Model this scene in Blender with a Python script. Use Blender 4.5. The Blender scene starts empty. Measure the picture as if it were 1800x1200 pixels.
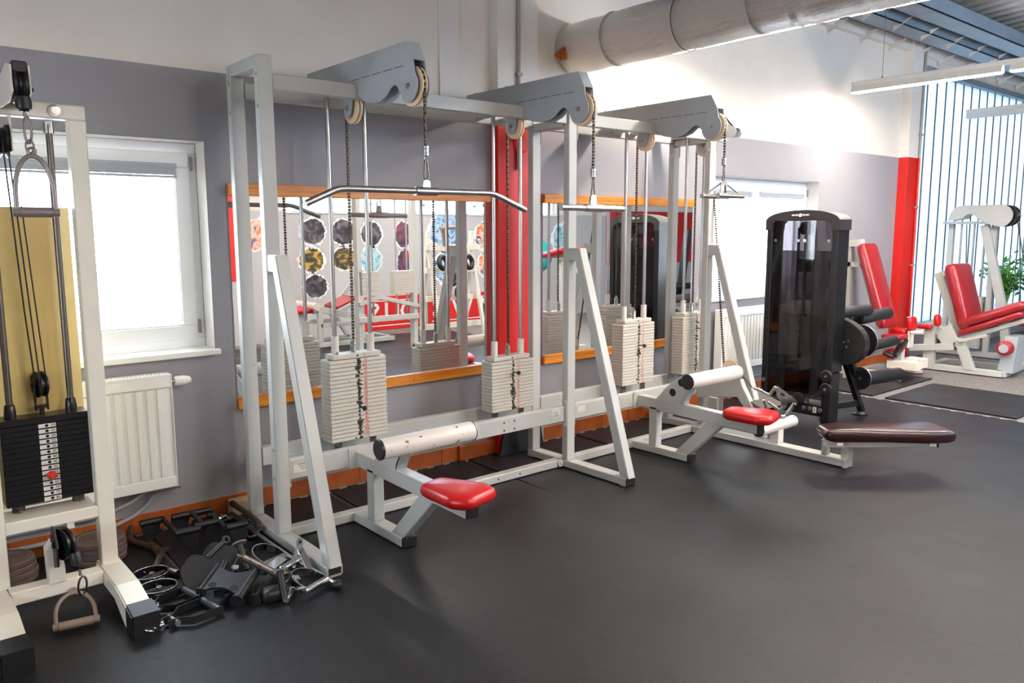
import bpy, bmesh, math, random
from math import pi, sin, cos, radians as R
from mathutils import Vector as V, Matrix as M4, Euler
S = bpy.context.scene
COL = S.collection
random.seed(7)

# ------------------------------------------------------------------ camera, sky, lamps, exposure
cam = bpy.data.objects.new('camera', bpy.data.cameras.new('camera'))
COL.objects.link(cam)
F, YAW, PITCH, ROLL = 1396.18, 0.69989, 0.138172, -0.00305      # focal length in pixels of an 1800 px wide frame
fw = V((sin(YAW)*cos(PITCH), cos(YAW)*cos(PITCH), -sin(PITCH)))
rt = V((cos(YAW), -sin(YAW), 0)); up = rt.cross(fw)
r2 = cos(ROLL)*rt + sin(ROLL)*up; u2 = -sin(ROLL)*rt + cos(ROLL)*up
cam.matrix_world = M4(((r2.x, u2.x, -fw.x, 0), (r2.y, u2.y, -fw.y, -4.1313), (r2.z, u2.z, -fw.z, 1.5), (0, 0, 0, 1)))
cam.data.sensor_width = 36; cam.data.lens = 36*F/1800; cam.data.clip_end = 200
S.camera = cam

W = bpy.data.worlds.new('overcast_sky'); S.world = W; W.use_nodes = True
wb = W.node_tree.nodes['Background']
wb.inputs[0].default_value = (0.80, 0.90, 1.0, 1); wb.inputs[1].default_value = 9.0

S.view_settings.view_transform = 'Standard'; S.view_settings.look = 'None'
S.view_settings.gamma = 1; S.view_settings.use_curve_mapping = False
S.view_settings.exposure = 0.72
S.cycles.max_bounces = 10; S.cycles.diffuse_bounces = 4; S.cycles.glossy_bounces = 5
S.cycles.transmission_bounces = 8; S.cycles.transparent_max_bounces = 12
S.cycles.sample_clamp_indirect = 6; S.cycles.blur_glossy = 0.6
S.cycles.caustics_reflective = True; S.cycles.caustics_refractive = False

def portal(name, loc, rot, sx, sy):
    l = bpy.data.lights.new(name, 'AREA'); l.shape = 'RECTANGLE'; l.size = sx; l.size_y = sy
    l.cycles.is_portal = True
    o = bpy.data.objects.new(name, l); o.location = loc; o.rotation_euler = rot; COL.objects.link(o); return o
# portals only tell the renderer where the daylight enters (window openings); they give off no light of their own
portal('daylight_portal', (0.83, .24, 1.43), (-pi/2, 0, 0), 1.3, 1.1)
portal('daylight_portal', (6.5, .24, 1.43), (-pi/2, 0, 0), 1.95, 1.1)
portal('daylight_portal', (13.1, .12, 1.85), (-pi/2, 0, 0), 7.4, 3.1)
portal('daylight_portal', (7.2, -6.45, 2.5), (pi/2, 0, 0), 5.4, 1.7)
portal('daylight_portal', (-2.75, -2.8, 1.5), (0, -pi/2, 0), 1.25, 2.25)  # opening of the added left-wall window
LAMP_STRENGTH = 115.0

# ------------------------------------------------------------------ helpers
def lin(c):
    c = c/255.0
    return c/12.92 if c <= .04045 else ((c+.055)/1.055)**2.4
def rgb(r, g, b): return (lin(r), lin(g), lin(b), 1)

class N:
    """tiny node-tree helper"""
    def __init__(s, name):
        s.m = bpy.data.materials.new(name); s.m.use_nodes = True
        s.t = s.m.node_tree; s.b = s.t.nodes['Principled BSDF']; s.out = s.t.nodes['Material Output']
    def n(s, typ, **kw):
        nd = s.t.nodes.new(typ)
        for k, v in kw.items():
            if k in ('i',):
                for kk, vv in v.items(): nd.inputs[kk].default_value = vv
            else: setattr(nd, k, v)
        return nd
    def l(s, a, b): s.t.links.new(a, b)
    def set(s, **kw):
        for k, v in kw.items(): s.b.inputs[k.replace('_', ' ')].default_value = v
        return s

def mat(name, col, rough=.5, metal=0, spec=.5, var=0.0, vscale=8, bump=0.0, bscale=200, dirt=None, dirt_amt=.0, dscale=30, coat=0):
    n = N(name); n.set(Roughness=rough, Metallic=metal)
    n.b.inputs['Specular IOR Level'].default_value = spec
    n.b.inputs['Coat Weight'].default_value = coat
    tc = n.n('ShaderNodeTexCoord')
    src = None
    if var > 0:
        nz = n.n('ShaderNodeTexNoise', i={'Scale': vscale, 'Detail': 5.0})
        n.l(tc.outputs['Object'], nz.inputs['Vector'])
        mp = n.n('ShaderNodeMapRange', i={'From Min': .3, 'From Max': .7, 'To Min': 1-var, 'To Max': 1+var})
        n.l(nz.outputs['Fac'], mp.inputs['Value'])
        mx = n.n('ShaderNodeMix', data_type='RGBA', blend_type='MULTIPLY'); mx.inputs[0].default_value = 1
        mx.inputs[6].default_value = col; n.l(mp.outputs[0], mx.inputs[7]); src = mx.outputs[2]
    if dirt is not None:
        nz = n.n('ShaderNodeTexNoise', i={'Scale': dscale, 'Detail': 6.0, 'Roughness': .65})
        n.l(tc.outputs['Object'], nz.inputs['Vector'])
        rp = n.n('ShaderNodeMapRange', i={'From Min': 1-dirt_amt, 'From Max': 1-dirt_amt+.03, 'To Min': 0., 'To Max': 1.})
        n.l(nz.outputs['Fac'], rp.inputs['Value'])
        mx = n.n('ShaderNodeMix', data_type='RGBA'); n.l(rp.outputs[0], mx.inputs[0])
        if src is not None: n.l(src, mx.inputs[6])
        else: mx.inputs[6].default_value = col
        mx.inputs[7].default_value = dirt; src = mx.outputs[2]
    if src is not None: n.l(src, n.b.inputs['Base Color'])
    else: n.b.inputs['Base Color'].default_value = col
    if bump > 0:
        nz = n.n('ShaderNodeTexNoise', i={'Scale': bscale, 'Detail': 3.0})
        n.l(tc.outputs['Object'], nz.inputs['Vector'])
        bp = n.n('ShaderNodeBump', i={'Strength': bump, 'Distance': .002}); n.l(nz.outputs['Fac'], bp.inputs['Height'])
        n.l(bp.outputs[0], n.b.inputs['Normal'])
    return n.m

def box_bm(sx, sy, sz, bev=0.0):
    bm = bmesh.new(); bmesh.ops.create_cube(bm, size=1)
    for v in bm.verts: v.co = V((v.co.x*sx, v.co.y*sy, v.co.z*sz))
    if bev > 0: bmesh.ops.bevel(bm, geom=list(bm.edges), offset=min(bev, .45*min(sx, sy, sz)), segments=1, affect='EDGES', profile=.5)
    return bm

class MB:
    """collects primitives into ONE mesh"""
    def __init__(s): s.v = []; s.f = []; s.mi = []; s.sm = []; s.k = 0
    def slot(s, k): s.k = k; return s
    def add(s, vs, fs, smooth=False, mtx=None):
        o = len(s.v)
        s.v += [tuple(mtx @ V(v)) if mtx is not None else tuple(v) for v in vs]
        for f in fs: s.f.append([o+i for i in f]); s.mi.append(s.k); s.sm.append(smooth)
        return s
    def bm(s, bm, mtx=None, smooth=False):
        bm.verts.index_update()
        s.add([v.co for v in bm.verts], [[v.index for v in f.verts] for f in bm.faces], smooth, mtx); bm.free(); return s
    def box(s, x0, x1, y0, y1, z0, z1, bev=.003):
        return s.bm(box_bm(abs(x1-x0), abs(y1-y0), abs(z1-z0), bev), M4.Translation(((x0+x1)/2, (y0+y1)/2, (z0+z1)/2)))
    def bar(s, p0, p1, w, h, up=(0, 0, 1), bev=.003):
        """rectangular tube from p0 to p1: h along 'up', w across"""
        p0, p1 = V(p0), V(p1); d = p1-p0; L = d.length; d.normalize()
        side = d.cross(V(up)); side.normalize(); u = side.cross(d)
        m = M4(((side.x, d.x, u.x, 0), (side.y, d.y, u.y, 0), (side.z, d.z, u.z, 0), (0, 0, 0, 1)))
        return s.bm(box_bm(w, L, h, bev), M4.Translation((p0+p1)/2) @ m)
    def tube(s, pts, r, n=8, closed=False, cap=True, radii=None):
        pts = [V(p) for p in pts]; N_ = len(pts); vs = []; fs = []
        t0 = (pts[1]-pts[0]).normalized()
        a = V((0, 0, 1)) if abs(t0.z) < .9 else V((1, 0, 0))
        u = t0.cross(a).normalized()
        for i, p in enumerate(pts):
            if closed: t = pts[(i+1) % N_]-pts[i-1]
            elif i == 0: t = pts[1]-pts[0]
            elif i == N_-1: t = pts[-1]-pts[-2]
            else: t = (pts[i+1]-p).normalized()+(p-pts[i-1]).normalized()
            t.normalize(); u = (u-t*u.dot(t)).normalized(); w = t.cross(u)
            rr = radii[i] if radii else r
            for k in range(n):
                q = 2*pi*k/n; vs.append(p+u*cos(q)*rr+w*sin(q)*rr)
        for i in range(N_ if closed else N_-1):
            j = (i+1) % N_
            for k in range(n):
                k2 = (k+1) % n; fs.append((i*n+k, i*n+k2, j*n+k2, j*n+k))
        s.add(vs, fs, True)
        if cap and not closed:
            s.add(vs[:n], [list(range(n))[::-1]]); s.add(vs[-n:], [list(range(n))])
        return s
    def cyl(s, p0, p1, r, n=16, r1=None):
        return s.tube([p0, p1], r, n, radii=[r, r if r1 is None else r1])
    def lathe(s, p0, axis, prof, n=24):
        """prof: list of (distance along axis, radius)"""
        ax = V(axis).normalized(); p0 = V(p0)
        return s.tube2(p0, ax, prof, n)
    def tube2(s, p0, ax, prof, n):
        a = V((0, 0, 1)) if abs(ax.z) < .9 else V((1, 0, 0))
        u = ax.cross(a).normalized(); w = ax.cross(u); vs = []; fs = []
        runs = [[prof[0]]]
        for i in range(1, len(prof)):
            if i > 1:
                a1 = math.atan2(prof[i][1]-prof[i-1][1], prof[i][0]-prof[i-1][0]); a0 = math.atan2(prof[i-1][1]-prof[i-2][1], prof[i-1][0]-prof[i-2][0])
                da = abs((a1-a0+pi) % (2*pi)-pi)
                if da > .6: runs.append([prof[i-1]])
            runs[-1].append(prof[i])
        for run in runs:
            vs = []; fs = []
            for d, r in run:
                for k in range(n):
                    q = 2*pi*k/n; vs.append(p0+ax*d+(u*cos(q)+w*sin(q))*r)
            for i in range(len(run)-1):
                for k in range(n):
                    k2 = (k+1) % n; fs.append((i*n+k, i*n+k2, (i+1)*n+k2, (i+1)*n+k))
            s.add(vs, fs, True)
        for (d, r), rev in ((prof[0], 0), (prof[-1], 1)):
            if r > 1e-5:
                cv = [p0+ax*d+(u*cos(2*pi*k/n)+w*sin(2*pi*k/n))*r for k in range(n)]
                s.add(cv, [list(range(n))] if rev else [list(range(n))[::-1]])
        return s
    def sphere(s, c, r, n=12, sc=(1, 1, 1)):
        bm = bmesh.new(); bmesh.ops.create_uvsphere(bm, u_segments=n, v_segments=max(6, n//2), radius=r)
        return s.bm(bm, M4.Translation(c) @ M4.Diagonal((*sc, 1)), True)
    def ring(s, c, axis, r, rr, n=20, m=8, sx=1.0, sy=1.0):
        ax = V(axis).normalized(); a = V((0, 0, 1)) if abs(ax.z) < .9 else V((1, 0, 0))
        u = ax.cross(a).normalized(); w = ax.cross(u)
        return s.tube([V(c)+u*cos(2*pi*k/n)*r*sx+w*sin(2*pi*k/n)*r*sy for k in range(n)], rr, m, closed=True)
    def prism(s, poly, ax, a0, a1, bev=0.0):
        """polygon in the plane normal to ax ('x': (y,z), 'y': (x,z), 'z': (x,y)) extruded from a0 to a1"""
        def P(p, a): return {'x': (a, p[0], p[1]), 'y': (p[0], a, p[1]), 'z': (p[0], p[1], a)}[ax]
        bm = bmesh.new()
        lo = [bm.verts.new(P(p, a0)) for p in poly]; hi = [bm.verts.new(P(p, a1)) for p in poly]
        bm.faces.new(lo[::-1]); bm.faces.new(hi); k = len(poly)
        for i in range(k): bm.faces.new((lo[i], lo[(i+1) % k], hi[(i+1) % k], hi[i]))
        bmesh.ops.recalc_face_normals(bm, faces=list(bm.faces))
        big = [f for f in bm.faces if len(f.verts) > 4]
        if bev > 0:
            bmesh.ops.bevel(bm, geom=[e for e in bm.edges if any(len(f.verts) > 4 for f in e.link_faces) or k == 4], offset=bev, segments=2, affect='EDGES')
        bmesh.ops.triangulate(bm, faces=[f for f in bm.faces if len(f.verts) > 4])
        return s.bm(bm)
    def frame(s, x0, x1, y0, y1, z0, z1, w, bev=.004, bot=None, top=None):
        b = bot or w; t = top or w
        return s.box(x0, x1, y0, y1, z0, z0+b, bev).box(x0, x1, y0, y1, z1-t, z1, bev).box(x0, x0+w, y0, y1, z0+b, z1-t, bev).box(x1-w, x1, y0, y1, z0+b, z1-t, bev)
    def bolt(s, p, axis, r=.008, h=.008):
        return s.lathe(p, axis, [(0, r*1.5), (h*.25, r*1.5), (h*.25, r), (h, r*.95), (h, 0)], 8)
    def text(s, txt, size, mtx):
        for vs, fs in [glyphs(txt)]:
            s.add([V(v)*size for v in vs], fs, False, mtx)
        return s
    def mesh(s, name, mats, off=V((0, 0, 0))):
        me = bpy.data.meshes.new(name)
        me.from_pydata([tuple(V(v)-off) for v in s.v], [], s.f)
        for m in (mats if isinstance(mats, (list, tuple)) else [mats]): me.materials.append(m)
        me.polygons.foreach_set('material_index', s.mi); me.polygons.foreach_set('use_smooth', s.sm)
        me.update(); return me
    def build(s, name, mats, parent=None, local=False, label=None):
        """verts are world coordinates unless local; the object's origin sits at its thing's base"""
        off = V((0, 0, 0))
        if parent is not None and not local: off = base_of(parent)
        o = bpy.data.objects.new(name, s.mesh(name, mats, off)); COL.objects.link(o)
        if parent is not None: o.parent = parent
        if label: o['label'] = label
        return o

BASE = {}
def base_of(o):
    while o.parent: o = o.parent
    return BASE.get(o.name, V(o.location))

_G = {}
def glyphs(t):
    if t in _G: return _G[t]
    c = bpy.data.curves.new('lettering', 'FONT'); c.body = t; c.align_x = 'CENTER'; c.align_y = 'CENTER'; c.resolution_u = 2; c.offset = .016
    o = bpy.data.objects.new('lettering', c); COL.objects.link(o)
    dg = bpy.context.evaluated_depsgraph_get(); dg.update()
    me = bpy.data.meshes.new_from_object(o.evaluated_get(dg))
    r = ([tuple(v.co) for v in me.vertices], [list(p.vertices) for p in me.polygons])
    bpy.data.objects.remove(o); bpy.data.curves.remove(c); bpy.data.meshes.remove(me)
    _G[t] = r; return r
def face_my(x, y, z):   # lettering upright on a face that looks to -Y
    return M4(((1, 0, 0, x), (0, 0, -1, y), (0, 1, 0, z), (0, 0, 0, 1)))
def face_mx(x, y, z):   # lettering upright on a face that looks to -X
    return M4(((0, 0, -1, x), (-1, 0, 0, y), (0, 1, 0, z), (0, 0, 0, 1)))
def face_py(x, y, z):   # lettering upright on a face that looks to +Y
    return M4(((-1, 0, 0, x), (0, 0, 1, y), (0, 1, 0, z), (0, 0, 0, 1)))

def tag(o, label=None, cat=None, group=None, kind=None):
    if label: o['label'] = label
    if cat: o['category'] = cat
    if group: o['group'] = group
    if kind: o['kind'] = kind
    return o
def thing(name, label, cat, loc, group=None, rot=(0, 0, 0)):
    o = bpy.data.objects.new(name, None); o.empty_display_size = .1; COL.objects.link(o)
    o.location = loc; o.rotation_euler = rot; BASE[o.name] = V(loc)
    return tag(o, label, cat, group)
def struct(name, mb, mats, parent=None):
    return tag(mb.build(name, mats, parent), kind='structure')
def struct_root(name, loc):
    o = bpy.data.objects.new(name, None); COL.objects.link(o); o.location = loc; BASE[o.name] = V(loc)
    return tag(o, kind='structure')
def copy_tree(o, loc=None, parent=None):
    c = o.copy(); COL.objects.link(c)
    if parent is not None: c.parent = parent
    if loc is not None: c.location = loc; BASE[c.name] = V(loc)
    for ch in list(o.children): copy_tree(ch, None, c)
    return c
def arc(cx, cy, r, a0, a1, n):
    return [(cx+r*cos(R(a0+(a1-a0)*i/n)), cy+r*sin(R(a0+(a1-a0)*i/n))) for i in range(n+1)]
def cushion(mb, poly, z0, z1, r=.025):
    """soft pad: polygon (x,y) with rounded top and bottom rims, slightly crowned"""
    cx = sum(p[0] for p in poly)/len(poly); cy = sum(p[1] for p in poly)/len(poly)
    def inset(d): 
        out = []
        for x, y in poly:
            q = V((x-cx, y-cy)); L = q.length; q = q*(max(L-d, 0)/L); out.append((cx+q.x, cy+q.y))
        return out
    rows = [(z0, r), (z0+r*.4, r*.25), (z0+r, 0), (z1-r, 0), (z1-r*.4, r*.2), (z1-.1*r, r*.7), (z1+r*.12, r*2)]
    vs = []; fs = []; k = len(poly)
    for z, d in rows: vs += [(x, y, z) for x, y in inset(d)]
    for i in range(len(rows)-1):
        for j in range(k): j2 = (j+1) % k; fs.append((i*k+j, i*k+j2, (i+1)*k+j2, (i+1)*k+j))
    vs.append((cx, cy, z1+r*.25)); c = len(vs)-1; t = (len(rows)-1)*k
    for j in range(k): fs.append((t+j, t+(j+1) % k, c))
    fs.append(list(range(k))[::-1]); mb.add(vs, fs, True); return mb
def round_poly(poly, r, n=4):
    out = []; k = len(poly)
    for i in range(k):
        p = V(poly[i]); a = (V(poly[i-1])-p); b = (V(poly[(i+1) % k])-p)
        rr = min(r, a.length*.45, b.length*.45); a.normalize(); b.normalize()
        p0, p1 = p+a*rr, p+b*rr
        for j in range(n+1):
            t = j/n; out.append(tuple(p0*(1-t)**2+p*2*t*(1-t)+p1*t*t))
    return out
def helix(x, y, z0, z1, r, turns, n=10):
    return [(x+r*cos(2*pi*i/n), y+r*sin(2*pi*i/n), z0+(z1-z0)*i/(turns*n)) for i in range(turns*n+1)]

# ------------------------------------------------------------------ materials
def wall_mat(name, with_grey=True):
    """painted plaster: grey below a line at 2.295 m, off-white above"""
    n = N(name); n.set(Roughness=.62)
    tc = n.n('ShaderNodeTexCoord'); sp = n.n('ShaderNodeSeparateXYZ')
    geo = n.n('ShaderNodeNewGeometry'); n.l(geo.outputs['Position'], sp.inputs[0])
    gt = n.n('ShaderNodeMath', operation='GREATER_THAN'); gt.inputs[1].default_value = 2.295
    n.l(sp.outputs['Z'], gt.inputs[0])
    mx = n.n('ShaderNodeMix', data_type='RGBA'); n.l(gt.outputs[0], mx.inputs[0])
    mx.inputs[6].default_value = rgb(150, 147, 152); mx.inputs[7].default_value = rgb(228, 219, 208)
    nz = n.n('ShaderNodeTexNoise', i={'Scale': 2.5, 'Detail': 6.0, 'Roughness': .6}); n.l(geo.outputs['Position'], nz.inputs['Vector'])
    mp = n.n('ShaderNodeMapRange', i={'From Min': .3, 'From Max': .7, 'To Min': .95, 'To Max': 1.03}); n.l(nz.outputs['Fac'], mp.inputs['Value'])
    m2 = n.n('ShaderNodeMix', data_type='RGBA', blend_type='MULTIPLY'); m2.inputs[0].default_value = 1
    n.l(mx.outputs[2], m2.inputs[6]); n.l(mp.outputs[0], m2.inputs[7]); n.l(m2.outputs[2], n.b.inputs['Base Color'])
    nb = n.n('ShaderNodeTexNoise', i={'Scale': 90., 'Detail': 4.0}); n.l(geo.outputs['Position'], nb.inputs['Vector'])
    bp = n.n('ShaderNodeBump', i={'Strength': .12, 'Distance': .003}); n.l(nb.outputs['Fac'], bp.inputs['Height']); n.l(bp.outputs[0], n.b.inputs['Normal'])
    return n.m
def two_tone(name, low, high, z=2.295, rough=.45):
    n = N(name); n.set(Roughness=rough)
    geo = n.n('ShaderNodeNewGeometry'); sp = n.n('ShaderNodeSeparateXYZ'); n.l(geo.outputs['Position'], sp.inputs[0])
    gt = n.n('ShaderNodeMath', operation='GREATER_THAN'); gt.inputs[1].default_value = z; n.l(sp.outputs['Z'], gt.inputs[0])
    mx = n.n('ShaderNodeMix', data_type='RGBA'); n.l(gt.outputs[0], mx.inputs[0])
    mx.inputs[6].default_value = low; mx.inputs[7].default_value = high; n.l(mx.outputs[2], n.b.inputs['Base Color'])
    return n.m
def glass_mat(name, tint=(1, 1, 1, 1), refl=.06, haze=0.0, hazecol=(1, 1, 1, 1)):
    n = N(name); n.t.nodes.remove(n.b)
    tr = n.n('ShaderNodeBsdfTransparent', i={'Color': tint}); gl = n.n('ShaderNodeBsdfGlossy', i={'Roughness': .02})
    mx = n.n('ShaderNodeMixShader'); lw = n.n('ShaderNodeLayerWeight', i={'Blend': .15})
    mp = n.n('ShaderNodeMapRange', i={'To Min': refl*.5, 'To Max': .6}); n.l(lw.outputs['Fresnel'], mp.inputs['Value'])
    n.l(mp.outputs[0], mx.inputs[0]); last = tr.outputs[0]
    if haze > 0:
        tl = n.n('ShaderNodeBsdfTranslucent', i={'Color': hazecol}); m2 = n.n('ShaderNodeMixShader'); m2.inputs[0].default_value = haze
        n.l(tr.outputs[0], m2.inputs[1]); n.l(tl.outputs[0], m2.inputs[2]); last = m2.outputs[0]
    n.l(last, mx.inputs[1]); n.l(gl.outputs[0], mx.inputs[2]); n.l(mx.outputs[0], n.out.inputs['Surface']); return n.m
def emit(name, col, s):
    n = N(name); n.t.nodes.remove(n.b); e = n.n('ShaderNodeEmission', i={'Color': col, 'Strength': s})
    n.l(e.outputs[0], n.out.inputs['Surface']); return n.m
def wood_mat(name, c1, c2, scale=3.0, axis='X'):
    n = N(name); n.set(Roughness=.38); tc = n.n('ShaderNodeTexCoord'); mp = n.n('ShaderNodeMapping')
    mp.inputs['Scale'].default_value = {'X': (.6, 14, 14), 'Z': (14, 14, .6)}[axis]
    n.l(tc.outputs['Object'], mp.inputs[0]); nz = n.n('ShaderNodeTexNoise', i={'Scale': scale, 'Detail': 7., 'Distortion': .6})
    n.l(mp.outputs[0], nz.inputs['Vector']); cr = n.n('ShaderNodeValToRGB')
    cr.color_ramp.elements[0].position = .35; cr.color_ramp.elements[0].color = c1
    cr.color_ramp.elements[1].position = .65; cr.color_ramp.elements[1].color = c2
    n.l(nz.outputs['Fac'], cr.inputs[0]); n.l(cr.outputs[0], n.b.inputs['Base Color']); return n.m
def rubber_floor():
    n = N('black_rubber_mat'); geo = n.n('ShaderNodeNewGeometry')
    a = n.n('ShaderNodeTexNoise', i={'Scale': 1.3, 'Detail': 5.}); b = n.n('ShaderNodeTexNoise', i={'Scale': 260., 'Detail': 2.}); c = n.n('ShaderNodeTexNoise', i={'Scale': 22., 'Detail': 6.})
    for q in (a, b, c): n.l(geo.outputs['Position'], q.inputs['Vector'])
    cr = n.n('ShaderNodeValToRGB'); cr.color_ramp.elements[0].position = .3; cr.color_ramp.elements[0].color = rgb(24, 24, 28)
    cr.color_ramp.elements[1].position = .75; cr.color_ramp.elements[1].color = rgb(35, 35, 38)
    n.l(a.outputs['Fac'], cr.inputs[0])
    mp = n.n('ShaderNodeMapRange', i={'From Min': .35, 'From Max': .7, 'To Min': .85, 'To Max': 1.2}); n.l(c.outputs['Fac'], mp.inputs['Value'])
    mx = n.n('ShaderNodeMix', data_type='RGBA', blend_type='MULTIPLY'); mx.inputs[0].default_value = 1
    n.l(cr.outputs[0], mx.inputs[6]); n.l(mp.outputs[0], mx.inputs[7]); n.l(mx.outputs[2], n.b.inputs['Base Color'])
    rr = n.n('ShaderNodeMapRange', i={'From Min': .3, 'From Max': .7, 'To Min': .33, 'To Max': .48}); n.l(a.outputs['Fac'], rr.inputs['Value']); n.l(rr.outputs[0], n.b.inputs['Roughness'])
    n.b.inputs['Specular IOR Level'].default_value = .26
    bp = n.n('ShaderNodeBump', i={'Strength': .6, 'Distance': .002}); n.l(b.outputs['Fac'], bp.inputs['Height']); n.l(bp.outputs[0], n.b.inputs['Normal'])
    return n.m
def speckle_floor():
    n = N('speckled_granule_floor'); n.set(Roughness=.7); geo = n.n('ShaderNodeNewGeometry')
    v = n.n('ShaderNodeTexVoronoi', i={'Scale': 140.}); n.l(geo.outputs['Position'], v.inputs['Vector'])
    cr = n.n('ShaderNodeValToRGB'); cr.color_ramp.elements[0].color = rgb(64, 60, 59); cr.color_ramp.elements[1].color = rgb(150, 143, 140)
    n.l(v.outputs['Color'], cr.inputs[0]); n.l(cr.outputs[0], n.b.inputs['Base Color']); return n.m
def plate_mat():
    """cream stack plate: paint worn to dark metal around the pin hole (object x near 0, front)"""
    n = N('worn_plate_paint'); n.set(Roughness=.42)
    tc = n.n('ShaderNodeTexCoord'); sp = n.n('ShaderNodeSeparateXYZ'); n.l(tc.outputs['Object'], sp.inputs[0])
    oi = n.n('ShaderNodeObjectInfo')
    ab = n.n('ShaderNodeMath', operation='ABSOLUTE'); n.l(sp.outputs['X'], ab.inputs[0])
    add = n.n('ShaderNodeVectorMath', operation='ADD'); cb = n.n('ShaderNodeCombineXYZ')
    mu = n.n('ShaderNodeMath', operation='MULTIPLY'); mu.inputs[1].default_value = 37.; n.l(oi.outputs['Random'], mu.inputs[0]); n.l(mu.outputs[0], cb.inputs[0])
    n.l(tc.outputs['Object'], add.inputs[0]); n.l(cb.outputs[0], add.inputs[1])
    nz = n.n('ShaderNodeTexNoise', i={'Scale': 45., 'Detail': 5.}); n.l(add.outputs[0], nz.inputs['Vector'])
    w = n.n('ShaderNodeMapRange', i={'From Min': .3, 'From Max': .8, 'To Min': -.012, 'To Max': .042}); n.l(nz.outputs['Fac'], w.inputs['Value'])
    rn = n.n('ShaderNodeMath', operation='MULTIPLY'); n.l(w.outputs[0], rn.inputs[0])
    ra = n.n('ShaderNodeMapRange', i={'To Min': .35, 'To Max': 1.2}); n.l(oi.outputs['Random'], ra.inputs['Value']); n.l(ra.outputs[0], rn.inputs[1])
    lt = n.n('ShaderNodeMath', operation='LESS_THAN'); n.l(ab.outputs[0], lt.inputs[0]); n.l(rn.outputs[0], lt.inputs[1])
    fr = n.n('ShaderNodeMath', operation='LESS_THAN'); fr.inputs[1].default_value = -.045; n.l(sp.outputs['Y'], fr.inputs[0])
    an = n.n('ShaderNodeMath', operation='MULTIPLY'); n.l(lt.outputs[0], an.inputs[0]); n.l(fr.outputs[0], an.inputs[1])
    n2 = n.n('ShaderNodeTexNoise', i={'Scale': 60., 'Detail': 4.}); n.l(add.outputs[0], n2.inputs['Vector'])
    g2 = n.n('ShaderNodeMath', operation='GREATER_THAN'); g2.inputs[1].default_value = .71; n.l(n2.outputs['Fac'], g2.inputs[0])
    mxm = n.n('ShaderNodeMath', operation='MAXIMUM'); n.l(an.outputs[0], mxm.inputs[0]); n.l(g2.outputs[0], mxm.inputs[1])
    mx = n.n('ShaderNodeMix', data_type='RGBA'); n.l(mxm.outputs[0], mx.inputs[0])
    mx.inputs[6].default_value = rgb(196, 189, 178); mx.inputs[7].default_value = rgb(62, 52, 40); n.l(mx.outputs[2], n.b.inputs['Base Color']); return n.m
def foil_mat():
    n = N('crinkled_foil_wrap'); n.set(Metallic=1., Roughness=.24); n.b.inputs['Base Color'].default_value = rgb(226, 221, 215)
    tc = n.n('ShaderNodeTexCoord'); mp = n.n('ShaderNodeMapping'); mp.inputs['Scale'].default_value = (1, .35, 1); n.l(tc.outputs['Object'], mp.inputs[0])
    nz = n.n('ShaderNodeTexNoise', i={'Scale': 15., 'Detail': 9., 'Roughness': .72}); n.l(mp.outputs[0], nz.inputs['Vector'])
    bp = n.n('ShaderNodeBump', i={'Strength': .9, 'Distance': .03}); n.l(nz.outputs['Fac'], bp.inputs['Height']); n.l(bp.outputs[0], n.b.inputs['Normal']); return n.m

m_wall = wall_mat('wall_paint')
m_col = two_tone('column_paint', rgb(205, 26, 20), rgb(228, 221, 213))
m_white = mat('white_plaster', rgb(226, 220, 214), .6)
m_pvc = mat('white_pvc', rgb(240, 241, 243), .3)
m_sill = mat('white_sill', rgb(238, 236, 230), .35)
m_glass = glass_mat('window_glass')
m_chan = glass_mat('channel_glass', tint=(.27, .30, .32, 1), refl=.05, haze=.5, hazecol=(.55, .61, .65, 1))
m_rib = glass_mat('channel_glass_edge', tint=(.3, .33, .36, 1), refl=.03, haze=.9, hazecol=(.42, .48, .54, 1))
m_frost = glass_mat('frosted_glass', tint=(.78, .88, .97, 1), refl=.05, haze=.5, hazecol=(.78, .88, .97, 1))
m_tile = mat('terracotta_tile', rgb(172, 84, 30), .42, var=.22, vscale=9)
m_grout = mat('pale_grout', rgb(190, 178, 160), .8)
m_mat = rubber_floor()
m_under = mat('beige_underlay', rgb(214, 196, 176), .8)
m_speck = speckle_floor()
m_wood = wood_mat('orange_varnished_pine', rgb(186, 104, 20), rgb(224, 142, 44))
m_pale = mat('pale_wood', rgb(206, 170, 128), .6)
m_mirror = mat('mirror_glass', (.9, .92, .92, 1), .0, metal=1)
m_paint = mat('light_grey_machine_paint', rgb(184, 183, 178), .36, var=.04, vscale=5, dirt=rgb(70, 66, 60), dirt_amt=.285, dscale=26)
m_arm = mat('grey_machine_paint', rgb(168, 172, 176), .4, var=.03)
m_plate = plate_mat()
m_roll = mat('white_enamel_roller', rgb(214, 206, 198), .34, dirt=rgb(58, 44, 38), dirt_amt=.36, dscale=24)
m_hole = mat('dark_hole', rgb(22, 20, 18), .8)
m_red = mat('red_vinyl', rgb(190, 16, 20), .3, var=.06, bump=.06, bscale=60)
m_redpad = mat('worn_red_vinyl', rgb(150, 22, 30), .36, var=.06, coat=.5)
m_brown = mat('dark_brown_vinyl', rgb(44, 14, 16), .28, var=.1)
m_redtxt = mat('red_lettering', rgb(214, 30, 36), .6)
m_blacktxt = mat('dark_lettering', rgb(70, 66, 62), .6)
m_whitetxt = mat('white_lettering', rgb(240, 240, 240), .5)
m_chrome = mat('chrome', rgb(205, 207, 210), .16, metal=1)
m_steel = mat('brushed_steel', rgb(178, 174, 170), .3, metal=1, var=.06, vscale=20)
m_dsteel = mat('dark_oxidised_steel', rgb(120, 112, 106), .38, metal=1)
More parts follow.
